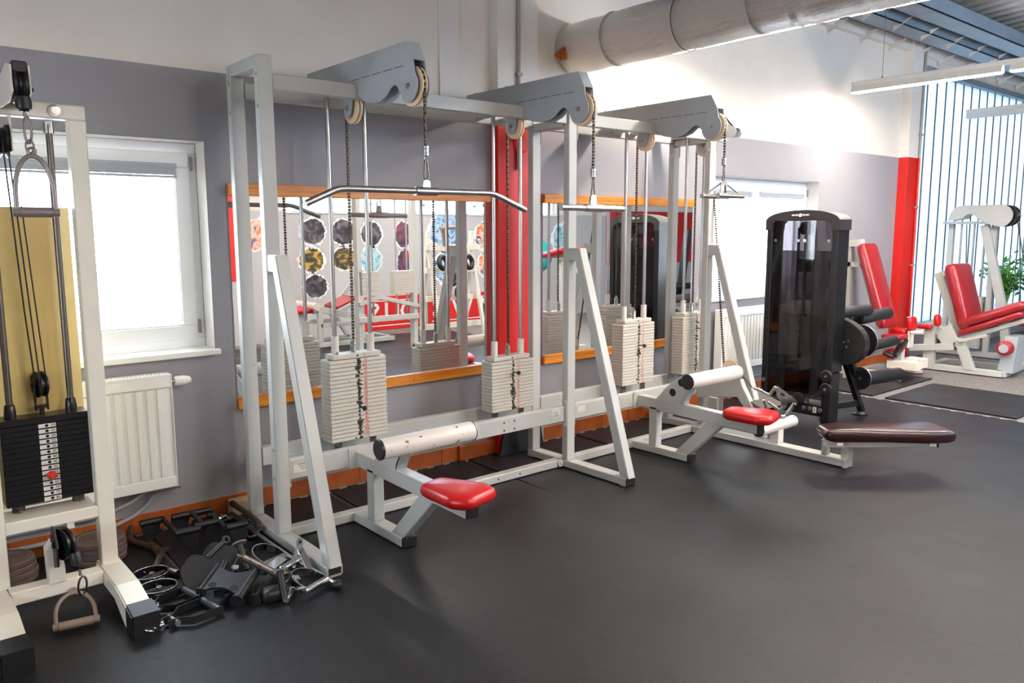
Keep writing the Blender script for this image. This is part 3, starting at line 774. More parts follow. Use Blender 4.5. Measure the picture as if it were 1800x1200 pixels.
# weight stacks
def plate_mesh(w, d, h, mats):
    mb = MB().box(-w/2, w/2, -d/2, d/2, 0, h, .0025)
    mb.slot(1).lathe((0, -d/2, h*.5), (0, -1, 0), [(0, .0058), (.0006, .0058), (.0006, 0)], 10).slot(0)
    return mb.mesh('weight_plate', mats)
pmesh = plate_mesh(.335, .105, .0187, [m_plate, m_hole]); tmesh = plate_mesh(.285, .09, .026, [m_plate, m_hole])
PITCH_ = .0207
def stack(xc, yc, z0, n, rodtop, pin, chain_pts, root):
    for i in range(n):
        o = bpy.data.objects.new('weight_plate', pmesh); COL.objects.link(o); o.parent = root; o.location = V((xc+random.uniform(-.0012, .0012), yc+random.uniform(-.0012, .0012), z0+i*PITCH_))-base_of(root)
    zt = z0+n*PITCH_
    o = bpy.data.objects.new('weight_plate', tmesh); COL.objects.link(o); o.parent = root; o.location = V((xc, yc, zt+.001))-base_of(root)
    zt += .027; tx = MB(); yf = yc-.0525
    for i in range(n+1):
        z = zt-.014 if i == 0 else z0+(n-i)*PITCH_+.0096
        tx.text(str(5+5*i), .0185, face_my(xc+.041, yf+.0075-.0012 if i == 0 else yf-.0012, z))
    tx.build('number_scale', m_redtxt, root)
    for s in (-1, 1):
        rx = xc+s*.105
        MB().cyl((rx, yc, .32), (rx, yc, rodtop), .0115, 12).build('guide_rod', m_steel, root)
        MB().lathe((rx, yc, zt), (0, 0, 1), [(0, .0205), (.092, .0205), (.092, .012)], 14).build('rod_sleeve', m_roll, root)
        MB().tube(helix(rx, yc, .40 if z0 > .44 else z0-.075, z0-.002, .018, 6), .0032, 5).build('buffer_spring', m_dsteel, root)
        MB().box(rx-.03, rx+.03, yc-.16, yc+.16, .30, .322, .002).build('rod_bridge', m_paint, root)
        MB().box(rx-.03, rx+.03, yc-.16, yc+.16, 2.165, 2.185, .002).build('rod_bridge', m_paint, root)
    # threaded stem, chain
    MB().lathe((xc, yc, zt), (0, 0, 1), [(0, .016)]+[(.004+.004*k, .016 if k % 2 else .0135) for k in range(14)]+[(.06, .008), (.075, .008), (.075, 0)], 12).build('stem', m_steel, root)
    chain(MB(), chain_pts(zt+.07)).build('chain', m_chain, root)
    if pin:
        z = z0+(n-pin)*PITCH_+.0096
        MB().cyl((xc, yf, z), (xc, yf-.045, z), .004, 8).sphere((xc, yf-.052, z), .0135, 14).build('selector_pin', m_black, root)
Yc = -.40
HOOKZ = {STX[0]: 1.875, STX[1]: 1.825, STX[2]: 1.945, STX[3]: 0}
def over(xc, yr=-.478, full=True):
    """chain: up from the stack, over the rear pulley, over the front pulley, down"""
    def f(z):
        p = [(xc, -.406, z), (xc, -.406, 2.10)]
        p += [(xc, -.478+.07*cos(R(a)), 2.108+.07*sin(R(a))) for a in range(10, 91, 20)]
        if full: p += [(xc, -1.035, 2.142+.082)]+[(xc, -1.035-.083*cos(R(a)), 2.142+.083*sin(R(a))) for a in range(70, -11, -20)]+[(xc, -1.117, HOOKZ[xc]-.004)]
        else: p += [(xc, -.478+.07*cos(R(a)), 2.108+.07*sin(R(a))) for a in range(110, 171, 20)]+[(xc-.04, -.60, 1.75), (xc-.085, -.765, .53)]
        return p
    return f
stack(STX[0], Yc, .405, 21, 2.18, 13, over(STX[0]), ST)
stack(STX[1], Yc, .405, 15, 2.18, 4, over(STX[1]), ST)
stack(STX[2], Yc, .42, 21, 2.18, 8, over(STX[2]), ST)
stack(STX[3], Yc, .425, 21, 2.18, 5, over(STX[3], full=False), ST)

def swivel_hook(xc, z):
    """ferrule and snap hook at the end of an arm's chain"""
    y = -1.117
    o = MB().lathe((xc, y, z), (0, 0, -1), [(0, .008), (0, .0165), (.012, .0165), (.014, .0150), (.03, .0150), (.032, .0165), (.042, .0165), (.046, .009), (.06, .006), (.06, 0)], 14).build('ferrule', m_chrome, ST)
    pts = [(xc+.017*cos(R(a))*(1 if sin(R(a)) < 0 else .62), y+.003*cos(R(a)), z-.105+.047*sin(R(a))) for a in range(0, 360, 20)]
    MB().tube(pts, .0045, 7, closed=True).build('snap_hook', m_dsteel, o)
    return z-.15
for q in STX[:3]: swivel_hook(q, HOOKZ[q])

# low-row seats
def seat_pad(xc, yc, root, ang):
    m = M4.Translation((xc, yc, 0)) @ M4.Rotation(R(ang), 4, 'Z')
    poly = [tuple((m @ V((x, y, 0)))[:2]) for x, y in round_poly([(-.066, .15), (.066, .15), (.132, -.08), (.09, -.165), (-.09, -.165), (-.132, -.08)], .03, 3)]
    mb = MB(); cushion(mb, poly, .362, .425, .028); return mb.build('seat', m_red, root)
def row_seat(dx, plate):
    xl = 1.935+dx; xr = xl+.062; xc = (xl+xr)/2
    f = MB()
    f.box(xl-.008, xr+.008, -1.03, -.56, .004, .052, .004)                     # foot
    f.box(xl, xr, -.755, -.69, .052, .32, .004)                                # upright
    f.bar((xc, -.575, .345), (xc, -1.53, .325), .062, .078)                    # main beam
    f.prism([(-1.165, .30), (-1.285, .30), (-1.02, .05), (-.915, .05)], 'x', xl+.002, xr-.002, .003)
    f.box(xl+.01, xr+.01, -.585, -.579, .30, .405, .002)
    for zz in (.385, .32): f.bolt((xl-.022, -.582, zz), (0, -1, 0), .008)
    f.box(xl-.04, xl+.01, -.588, -.58, .30, .405, .002)
    o = f.build('seat_frame', m_paint, ST)
    MB().box(xl-.009, xr+.009, -1.036, -1.02, .003, .053, .003).build('end_cap', m_black, o)
    MB().bar((xc, -1.522, .3255), (xc, -1.536, .3255), .064, .08).build('end_cap', m_black, o)
    seat_pad(xc-.045 if not plate else xc-.03, -1.465, ST, 14 if not plate else 16)
    dz = 0 if plate else -.026
    pp = [(-.735, .372), (-.776, .408), (-.82, .46), (-.891, .526), (-.96, .567), (-1.026, .594), (-1.08, .612), (-1.14, .622), (-1.18, .615), (-1.18, .565), (-1.13, .557), (-1.08, .54), (-1.04, .512), (-1.01, .47), (-.985, .43), (-.97, .372)]
    pp = [(y, max(z+dz*(z > .38), .372)) for y, z in pp]
    MB().prism(pp, 'x', xl+.001, xl+.010, .001).build('cheek_plate', m_paint, o); MB().prism(pp, 'x', xr-.010, xr-.001, .001).build('cheek_plate', m_paint, o)
    MB().prism([(-1.17, .56+dz), (-1.12, .55+dz), (-1.07, .53+dz), (-1.03, .50+dz), (-1.0, .46+dz*.5), (-.97, .40), (-.965, .37), (-.972, .37), (-.98, .40), (-1.01, .46+dz*.5), (-1.04, .50+dz), (-1.08, .53+dz), (-1.13, .55+dz)], 'x', xl+.001, xr-.001).build('cheek_web', m_arm, o)
    if plate:
        for yy, zz in ((-.886, .445), (-.955, .52)): MB().lathe((xl+.001, yy, zz), (-1, 0, 0), [(0, .026), (.001, .026), (.0012, .021), (.0012, 0)], 20).build('cheek_hole', m_hole, o)
    rx0, rx1 = (1.716, 2.235) if not plate else (3.872, 4.408)
    rz = .556 if not plate else .585
    r_ = MB().lathe((rx0+.012, -1.18, rz), (1, 0, 0), [(0, .046), (.002, .047), (rx1-rx0-.02, .047), (rx1-rx0-.012, .044)], 28).build('thigh_roller', m_roll, ST)
    MB().lathe((rx0+.013, -1.18, rz), (-1, 0, 0), [(0, .0475), (.006, .0475), (.010, .042), (.010, 0)], 28).build('end_cap', m_black, r_)
    MB().ring((rx1-.006, -1.18, rz), (1, 0, 0), .0465, .003, 28, 6).build('end_ring', m_dsteel, r_)
    MB().lathe((rx1-.004, -1.18, rz), (1, 0, 0), [(0, .047), (.006, .045), (.006, 0)], 28).build('end_cap', m_roll, r_)
row_seat(0, False); row_seat(2.178, True)

# far low row of the station: rail on the floor, bench pad, foot roller, pulley
rail = MB().box(4.757, 4.85, -1.735, -.57, .006, .056, .004).box(4.757, 4.85, -1.76, -1.735, .0, .056, .003)
rail.box(4.76, 4.81, -1.625, -1.59, .05, .16, .003).box(4.785, 4.85, -1.76, -1.71, .05, .16, .003).build('rail', m_paint, ST)
MB().box(5.0, 5.07, -1.09, -.56, .006, .056, .004).build('rail', m_paint, ST)
MB().box(5.0, 5.07, -1.097, -1.088, .004, .058, .003).build('end_cap', m_black, ST)
sd = V((.765, -.644, 0)); sq = V((.644, .765, 0)); b0 = V((4.625, -1.685, 0))
bf = MB().bar(b0+V((0, 0, .178)), b0+sd*.69+V((0, 0, .178)), .06, .045).bar(b0+sd*.06-sq*.09+V((0, 0, .192)), b0+sd*.06+sq*.09+V((0, 0, .192)), .04, .02).bar(b0+sd*.62-sq*.11+V((0, 0, .192)), b0+sd*.62+sq*.11+V((0, 0, .192)), .04, .02)
bo = bf.build('bench_frame', m_cream, ST)
MB().bar(b0+sd*.688+V((0, 0, .178)), b0+sd*.702+V((0, 0, .178)), .064, .05).build('end_cap', m_black, bo)
mb = MB(); q0 = b0-sd*.03
pl = [q0-sq*.10, q0+sq*.10, q0+sd*.40+sq*.115, q0+sd*.76+sq*.14, q0+sd*.80-sq*.12, q0+sd*.60-sq*.15, q0+sd*.30-sq*.12]
cushion(mb, round_poly([(p.x, p.y) for p in pl][::-1], .04, 3), .207, .28, .028); mb.build('bench_pad', m_brown, ST, label='long dark brown bench pad')
r_ = MB().lathe((4.585, -1.24, .178), (1, 0, 0), [(0, .038), (.003, .041), (.42, .041), (.425, .038)], 24).box(4.77, 4.835, -1.275, -1.205, .05, .16, .003).build('foot_roller', m_roll, ST)
MB().lathe((4.586, -1.24, .178), (-1, 0, 0), [(0, .043), (.014, .043), (.018, .038), (.018, 0)], 24).build('end_cap', m_black, r_)
MB().box(4.765, 4.84, -.78, -.70, .05, .30, .004).prism([(-.58, .27), (-.58, .40), (-.70, .47), (-.95, .455), (-.97, .41), (-1.06, .27), (-1.0, .25), (-.93, .33), (-.75, .30)], 'x', 4.78, 4.83, .003).build('pulley_bracket', m_paint, ST)
p = MB().lathe((4.835, -.83, .51), (1, 0, 0), [(0, .01), (0, .068), (.006, .068), (.011, .057), (.021, .057), (.026, .068), (.032, .068), (.032, .01)], 32).build('pulley', m_nylon, ST)
MB().prism([(-.79, .40), (-.87, .40), (-.85, .53), (-.81, .53)], 'x', 4.828, 4.834).build('pulley_fork', m_paint, p)
fp = MB().bar((4.92, -1.14, .27), (4.92, -.87, .36), .26, .012, (0, 0, 1)).build('foot_plate', mat('worn_brown_plate', rgb(92, 84, 78), .5), ST)
MB().tube([(4.85, -.895, .50), (4.70, -1.10, .435)], .004, 6).build('chain', m_chain, ST, label='short dark cable to the floor handle')

# ------------------------------------------------------------------ bars hanging from the arms
t = thing('lat_bar', 'wide brushed steel lat bar with drooping ends hanging over the first stack', 'pulldown bar', (2.04, -1.117, 1.68))
zb = 1.677
pts = [(1.455, -1.117, 1.612), (1.56, -1.117, 1.657), (1.585, -1.117, 1.668), (1.61, -1.117, 1.675), (1.65, -1.117, zb), (2.36, -1.117, zb+.002), (2.40, -1.117, zb+.002), (2.43, -1.117, 1.674), (2.46, -1.117, 1.664), (2.625, -1.117, 1.603)]
MB().tube(pts, .0142, 14).build('bar', m_steel, t)
MB().cyl((1.98, -1.117, zb), (2.095, -1.117, zb), .0195, 16).build('sleeve', m_steel, t)
MB().prism(round_poly([(2.018, zb+.015), (2.062, zb+.015), (2.056, zb+.05), (2.024, zb+.05)], .012), 'y', -1.122, -1.112, .001).build('lug', m_chrome, t)
for a, b in ((V(pts[0]), V(pts[1])), (V(pts[-1]), V(pts[-2]))):
    d = (a-b).normalized(); MB().lathe(a+d*.0005, d, [(0, .0135), (.002, .0125), (.002, .005), (.0005, .004), (.0005, 0)], 14).build('end_plug', m_whitetxt, t)
t = thing('straight_bar', 'short straight steel pulldown bar hanging over the second stack', 'pulldown bar', (3.107, -1.117, 1.62))
MB().cyl((2.872, -1.117, 1.62), (3.345, -1.117, 1.618), .0165, 16).build('bar', m_steel, t)
MB().cyl((3.045, -1.117, 1.62), (3.185, -1.117, 1.619), .021, 16).build('sleeve', m_steel, t)
MB().prism(round_poly([(3.082, 1.632), (3.132, 1.632), (3.126, 1.69), (3.088, 1.69)], .014), 'y', -1.123, -1.111, .001).build('lug', m_chrome, t)
for x, s in ((2.872, -1), (3.345, 1)): MB().lathe((x, -1.117, 1.62), (s, 0, 0), [(0, .0155), (.002, .015), (.002, .006), (.0005, .005), (.0005, 0)], 14).build('end_plug', m_chrome, t)
t = thing('triangle_handle', 'double grip triangle handle hanging from the third pulley arm', 'pulldown handle', (4.272, -1.117, 1.73))
zt = 1.79; y = -1.117
MB().prism(round_poly([(4.232, zt-.012), (4.312, zt-.012), (4.292, zt+.014), (4.252, zt+.014)], .012), 'y', y-.012, y+.012, .002).build('top_plate', m_steel, t)
for dx0, dx1, yy in ((-.03, -.09, y-.05), (.03, .07, y-.05), (-.02, .005, y+.06), (.035, .15, y+.06)):
    pass
for sx in (-1, 1):
    for sy in (-1, 1): MB().tube([(4.272+sx*.03, y+sy*.008, zt-.006), (4.272+sx*.115-.012*sy, y+sy*.055, 1.712)], .0065, 8).build('side_rod', m_steel, t)
for sy in (-1, 1):
    MB().cyl((4.14-.012*sy if sy > 0 else 4.14, y+sy*.055, 1.712), (4.405, y+sy*.055, 1.712), .0155, 14).build('grip', m_steel, t)

# V-shaped row handle lying on the foot roller
t = thing('chrome_row_bar', 'chrome close grip row bar leaning on the white foot roller by the seat', 'row handle', (4.86, -1.25, .22))
nf = V((.644, .765, 0)); off = nf*.004
A_, B_, C_ = V((4.812, -1.214, .442)), V((4.925, -1.308, .330)), V((4.862, -1.256, .306))
def tri_plate(k):
    pts = [A_+V((-.008, .006, .0)), A_+V((.010, -.008, .004)), B_+V((.008, -.007, .006)), B_+V((.0, 0, -.012)), B_.lerp(C_, .35)+V((0, 0, .012)), C_.lerp(B_, .25)+V((0, 0, .02)), C_+V((.008, -.006, -.01)), C_+V((-.012, .01, -.006))]
    n_ = len(pts); MB().add([p-off for p in pts]+[p+off for p in pts], [list(range(n_))[::-1], list(range(n_, 2*n_))]+[(q, (q+1) % n_, n_+(q+1) % n_, n_+q) for q in range(n_)]).build('yoke_plate', m_chrome, t)
tri_plate(0)
cc = A_.lerp((B_+C_)/2, .42)-off*1.15
MB().add([cc+V((-.012, .01, .012)), cc+V((.010, -.008, .006)), cc+V((.016, -.013, -.014)), cc+V((-.004, .004, -.018))], [(0, 1, 2, 3)]).build('yoke_opening', m_hole, t)
MB().bar(C_, (4.800, -1.205, .222), .02, .03, nf).build('grip_arm', m_chrome, t); MB().bar(B_+V((-.008, .007, -.004)), (4.868, -1.262, .235), .02, .03, nf).build('grip_arm', m_chrome, t)
MB().bar(A_, (4.779, -1.186, .378), .022, .014, nf).bar((4.751, -1.162, .35), (4.785, -1.19, .222), .016, .018, nf).bar((4.772, -1.18, .335), (4.833, -1.231, .28), .018, .018, nf).build('back_yoke', m_steel, t)
MB().cyl((4.80, -1.205, .222), (4.785, -1.19, .222), .014, 12).build('grip', m_chrome, t); MB().cyl((4.868, -1.262, .235), (4.85, -1.24, .235), .014, 12).build('grip', m_chrome, t)
MB().tube([(4.782, -1.187, .385), (4.755, -1.165, .40), (4.74, -1.152, .412)], .009, 8).lathe((4.742, -1.154, .411), (-.05, .04, .025), [(0, .010), (.004, .014), (.03, .014), (.034, .011), (.06, .011), (.064, .008), (.07, 0)], 12).build('swivel', m_chrome, t)
# pale block beside the far gate
t = MB().box(4.90, 5.07, -.085, -.03, .0, .05, .003).build('wood_block', m_pale); tag(t, 'pale wooden block on the floor by the wall under the right mirror', 'wood block')
t = MB().box(1.47, 1.60, -.075, -.02, .0, .085, .003).build('wood_block', m_pale); tag(t, 'pale wooden block on the floor behind the first gate post', 'wood block')

# ------------------------------------------------------------------ cream pulley tower at the left edge
LT = thing('pulley_tower', 'cream pulley tower with black stack and yellowed shield, cut by the left picture edge', 'gym machine', (.55, -.6, 0))
f = MB()
for x0, x1 in ((.335, .395), (.722, .785)):
    MB().box(x0, x1, -.62, -.56, .12, 1.93, .004).bolt((x0+.03, -.62, 1.60), (0, -1, 0), .004, .003).build('post', m_cream, LT)
tb = MB().box(.335, .785, -.62, -.56, 1.93, 1.987, .005).build('top_bar', m_cream, LT)
for x in (.448, .676): MB().lathe((x, -.62, 1.958), (0, -1, 0), [(0, .024), (.003, .024), (.004, .019), (.004, .011), (.010, .011), (.010, 0)], 24).build('cap_screw', m_chrome, tb)
MB().box(.395, .722, -.62, -.46, .335, .385, .004).build('stack_bar', m_cream, LT)
for x0, x1 in ((.295, .385), (.71, .80)):
    ft = MB().prism([(-.55, .06), (-.55, .125), (-.86, .125), (-1.05, .085), (-1.05, .0), (-.98, .0), (-.84, .06)], 'x', x0, x1, .006).build('foot', m_cream, LT)
    MB().prism([(-1.02, .0), (-1.02, .105), (-1.055, .10), (-1.11, .09), (-1.11, .0)], 'x', x0-.006, x1+.006, .006).build('rubber_shoe', m_rub, ft)
lb = MB().box(.385, .71, -.69, -.62, .075, .13, .004).build('base_bar', m_cream, LT)
MB().prism([(.515, .13), (.575, .13), (.572, .20), (.56, .27), (.535, .30), (.512, .27)], 'y', -.70, -.64, .003).build('pulley_stub', m_cream, lb)
# curved shield
MB().prism([(.385+.352*i/12, -.43-.03*sin(pi*i/12)) for i in range(13)]+[(.385+.352*i/12, -.425-.03*sin(pi*i/12)) for i in range(12, -1, -1)], 'z', .39, 1.60).build('shield', m_yel, LT)
# stack
pm = MB().box(-.156, .156, -.05, .05, 0, .0208, .002).mesh('weight_plate', m_bpaint)
for i in range(15):
    o = bpy.data.objects.new('weight_plate', pm); COL.objects.link(o); o.parent = LT; o.location = V((.571, -.50, .422+i*.0215))-V(LT.location)
MB().box(.412, .730, -.555, -.445, .7455, .772, .003).build('top_plate', m_bpaint, LT)
sc_ = MB(); tx = MB(); hh = MB()
for i in range(15):
    z = .422+i*.0215; sc_.box(.545, .607, -.5512, -.5502, z+.0025, z+.0185, 0)
    hh.lathe((.574, -.5512, z+.0105), (0, -1, 0), [(0, .0062), (.0008, .0062), (.0008, 0)], 12)
    tx.text(str(80-5*i), .0155, face_my(.595, -.5518, z+.0105))
s_ = sc_.build('label_strip', m_label, LT); tx.build('number_print', m_blacktxt, s_); hh.build('pin_hole', m_hole, s_)
z = .422+5*.0215
MB().lathe((.574, -.552, z+.004), (0, -1, 0), [(0, .006), (.01, .006), (.012, .014), (.02, .018), (.032, .017), (.04, .010), (.042, 0)], 16).build('selector_pin', m_redwall, LT, label='red selector knob')
MB().ring((.574, -.596, z-.004), (0, 1, .3), .006, .0017, 14, 6).build('pin_ring', mat('brass', rgb(190, 150, 80), .3, metal=1), LT)
for x in (.46, .676):
    MB().cyl((x, -.50, .385), (x, -.50, 1.93), .0125, 12).build('guide_rod', m_dsteel, LT)
    MB().lathe((x, -.50, .772), (0, 0, 1), [(0, .022), (.02, .022), (.05, .018), (.055, .014)], 14).build('rod_sleeve', m_bpaint, LT)
    MB().tube(helix(x, -.50, .386, .42, .021, 4), .0035, 5).build('buffer_spring', m_dsteel, LT)
    MB().lathe((x, -.50, 1.93), (0, 0, -1), [(0, .019), (.045, .019), (.045, .013)], 14).build('rod_collar', m_chrome, LT)
def groove_pulley(mb, c, ax, r, w):
    ax = V(ax).normalized(); return mb.lathe(V(c)-ax*w/2, ax, [(0, .008), (0, r), (w*.2, r), (w*.42, r*.8), (w*.58, r*.8), (w*.8, r), (w, r), (w, .008)], 28)
o = groove_pulley(MB(), (.571, -.50, .895), (1, .25, 0), .052, .028).build('pulley', m_black, LT)
MB().box(.547, .553, -.515, -.485, .79, .915, .001).box(.589, .595, -.515, -.485, .79, .915, .001).box(.547, .595, -.515, -.485, .80, .81, .001).cyl((.571, -.50, .772), (.571, -.50, .805), .009, 10).bolt((.595, -.50, .895), (1, 0, 0)).bolt((.547, -.50, .895), (-1, 0, 0)).build('pulley_fork', m_black, o)
groove_pulley(MB(), (.508, -.56, 1.84), (1, -.1, 0), .062, .04).build('pulley', m_black, LT)
MB().box(.476, .484, -.60, -.54, 1.78, 1.93, .002).box(.530, .536, -.60, -.54, 1.80, 1.93, .002).build('pulley_hanger', m_cream, LT)
MB().tube([(.50, -.61, 1.84), (.535, -.53, 1.2), (.552, -.525, .90)], .0032, 6).tube([(.515, -.61, 1.84), (.555, -.53, 1.2), (.566, -.545, .90)], .0032, 6).tube([(.545, -.60, 1.60), (.578, -.53, 1.15), (.59, -.525, .92)], .0028, 6).build('cable', m_black, LT)
# swinging top pulley with stopper
a = MB().prism([(-.60, 1.95), (-.60, 2.02), (-.86, 2.075), (-.93, 2.06), (-.94, 1.97), (-.86, 1.945)], 'x', .492, .500, .001).prism([(-.60, 1.95), (-.60, 2.02), (-.86, 2.075), (-.93, 2.06), (-.94, 1.97), (-.86, 1.945)], 'x', .548, .554, .001).build('pulley_cheek', m_cream, LT)
groove_pulley(MB(), (.524, -.885, 2.0), (1, 0, 0), .062, .042).box(.501, .547, -.93, -.80, 2.035, 2.075, .004).bolt((.554, -.905, 1.985), (1, 0, 0), .008, .01).build('pulley', m_black, LT)
MB().lathe((.524, -.945, 1.955), (0, 0, -1), [(0, .022), (.02, .026), (.04, .024), (.05, .012), (.05, 0)], 16).build('stopper', m_rub, LT)
MB().tube([(.524, -.945, 1.91), (.526, -.946, 1.885)], .005, 8).tube([(.53+.011*cos(R(a_)), -.946, 1.845+.045*sin(R(a_))) for a_ in range(0, 360, 24)], .004, 7, closed=True).ring((.532, -.946, 1.79), (0, 1, 0), .012, .0035, 16, 6, 1, 1.8).build('snap_hook', m_dsteel, LT)
# low pulley
o = groove_pulley(MB(), (.566, -.74, .30), (1, .35, 0), .062, .03).build('pulley', m_black, LT)
MB().prism([(-.66, .20), (-.66, .28), (-.70, .365), (-.75, .37), (-.79, .30), (-.77, .22), (-.70, .195)], 'x', .535, .542, .001).bolt((.535, -.74, .30), (-1, 0, 0), .012).build('pulley_cheek', m_black, o)
MB().lathe((.592, -.80, .275), (.12, -.2, -1), [(0, .018), (.02, .024), (.045, .022), (.05, .012), (.05, 0)], 16).build('stopper', m_rub, LT)
MB().tube([(.60, -.815, .21), (.602, -.82, .185)], .005, 8).tube([(.605+.015*cos(R(a_)), -.825-.02*sin(R(a_)), .145+.045*sin(R(a_))) for a_ in range(0, 360, 24)], .004, 7, closed=True).build('snap_hook', m_dsteel, LT)

def d_handle(name, label, loc, rot, mframe, mgrip, w=.13, h=.19, rad=.008, group=None, cat='cable handle'):
    """stirrup: bow in local XZ with the eye on top, grip bar along X at the bottom"""
    t = thing(name, label, cat, loc, group, rot); BASE[t.name] = V((0, 0, 0))
    pts = [(-w/2, 0, 0), (-w/2, 0, h*.30)]+[(-w/2*cos(R(a_)), 0, h*.30+h*.66*sin(R(a_))) for a_ in range(12, 169, 13)]+[(w/2, 0, h*.30), (w/2, 0, 0)]
    MB().tube(pts, rad, 8).ring((0, 0, h+.006), (0, 1, 0), .012, .005, 14, 7).build('bow', mframe, t, local=True)
    MB().lathe((-w/2-.012, 0, 0), (1, 0, 0), [(0, .014), (.018, .014), (.02, .0165), (w+.002, .0165), (w+.004, .014), (w+.024, .014), (w+.024, 0)], 16).build('grip', mgrip, t, local=True)
    return t
d_handle('stirrup_handle', 'grey stirrup handle hanging high on the cream tower', (.536, -.946, 1.568), (0, 0, R(-6)), m_greyst, m_greyst, .115, .20)
d_handle('stirrup_handle', 'brown grip stirrup handle lying on the floor between the cream feet', (.566, -.872, .022), (R(-68), 0, R(-9)), m_brgrip, m_brgrip, .135, .17)

# iron discs behind the tower
def discs(x, y, n, r, label):
    for i in range(n):
        t = MB().lathe((0, 0, 0), (0, 0, 1), [(0, .014), (0, r-.004), (.004, r), (.022, r), (.026, r-.004), (.026, r-.03), (.022, r-.034), (.022, .03), (.026, .026), (.026, .014)], 32).build('iron_disc', m_rust)
        t.location = (x+random.uniform(-.006, .006), y+random.uniform(-.006, .006), .001+i*.0265)
        tag(t, label[i], 'weight disc')
discs(.80, -.20, 4, .115, ['brown iron disc lowest of the stack behind the right cream foot', 'brown iron disc second from the floor behind the right cream foot', 'brown iron disc second from top behind the right cream foot', 'brown iron disc on top of the stack behind the right cream foot'])
discs(.44, -.22, 4, .105, ['brown iron disc lowest of the stack behind the left cream foot', 'brown iron disc second from the floor behind the left cream foot', 'brown iron disc second from top behind the left cream foot', 'brown iron disc on top of the stack behind the left cream foot'])

# ------------------------------------------------------------------ cable attachments on the floor
def local_thing(name, label, cat, loc, rot=(0, 0, 0), group=None):
    t = thing(name, label, cat, loc, group, rot); BASE[t.name] = V((0, 0, 0)); return t
t = local_thing('curl_bar', 'short rusty bent curl bar with swivel lying by the skirting', 'curl bar', (1.0, -.3, .018))
o_ = V((1.0, -.3, .018))
pts = [V((.984, -.035, .055)), V((.955, -.10, .022)), V((.96, -.15, .018)), V((1.0, -.235, .018)), V((1.02, -.31, .018)), V((1.015, -.39, .018)), V((.985, -.455, .018)), V((.955, -.515, .018)), V((.97, -.56, .018)), V((1.010, -.655, .018))]
MB().tube([p-o_ for p in pts], .0145, 12).build('bar', m_rusty, t, local=True)
MB().cyl((.02, -.005, 0), (.018, -.075, 0), .019, 14).prism(round_poly([(.03, -.06), (.03, -.02), (.075, -.03), (.075, -.06)], .012), 'z', -.006, .006, .001).build('swivel', m_rusty, t, local=True)
for a_, b_ in ((8, 9),): MB().cyl(pts[8]-o_, pts[9]-o_, .0162, 12).build('grip_sleeve', m_steel, t, local=True)

def wide_grip(label, p, q, spans=((-.105, 0), (-.01, .105))):
    """coated row grip: spine from p to q, a handle tube and palm plate at either end"""
    p, q = V(p), V(q); d = q-p; L = d.length; yaw = math.atan2(d.y, d.x); pit = -math.asin(d.z/L)
    t = local_thing('row_grip', label, 'row grip', p, (0, pit, yaw))
    MB().tube([(0, 0, 0), (L, 0, 0)], .012, 10).ring((.01, 0, 0), (0, 1, 0), .012, .006, 14, 7).build('spine', m_fcoat, t, local=True)
    for k, x in enumerate((0, L)):
        h = MB().cyl((x, spans[k][0], 0), (x, spans[k][1], 0), .0165, 14).build('grip', m_rub, t, local=True)
        sg = -1 if k == 0 else 1
        MB().prism(round_poly([(sg*.10, -.002), (sg*.01, -.002), (sg*.02, -.055), (sg*.05, -.09), (sg*.09, -.085)][::-sg], .012), 'x', x-.004, x+.004, .001).build('palm_plate', m_fcoat, t, local=True)
    return t
wide_grip('black coated row grip leaning on the skirting, leftmost of three', (1.101, -.150, .10), (1.09, -.40, .105))
wide_grip('black coated row grip leaning on the skirting, middle of three', (1.237, -.160, .10), (1.225, -.36, .105), ((-.095, .095), (-.04, .07)))
wide_grip('black coated row grip nearest the chrome bars at the skirting', (1.306, -.25, .10), (1.292, -.48, .105), ((-.02, .02), (.0, .10)))
def paddle(label, loc, rot, eye=True):
    t = local_thing('palm_paddle', label, 'row grip', loc, rot)
    MB().prism(round_poly([(-.07, .05), (.06, .075), (.085, .0), (.06, -.085), (-.03, -.10), (-.08, -.04)], .03), 'z', -.005, .005, .002).build('paddle_plate', m_fcoat, t, local=True)
    MB().cyl((.078, .07, .012), (.075, -.085, .012), .016, 14).build('grip', m_rub, t, local=True)
    if eye: MB().tube([(.0, .06, 0), (.03, .15, .01)], .012, 10).ring((.035, .165, .012), (.3, 0, 1), .014, .007, 16, 8).build('eye_arm', m_fcoat, t, local=True)
paddle('black palm paddle grip with a round eye on a stalk, front of the pile', (1.075, -.76, .052), (R(38), R(28), R(-32)))
paddle('black palm paddle grip half under the pin topped bar', (1.185, -.70, .062), (R(30), R(30), R(-32)), False)
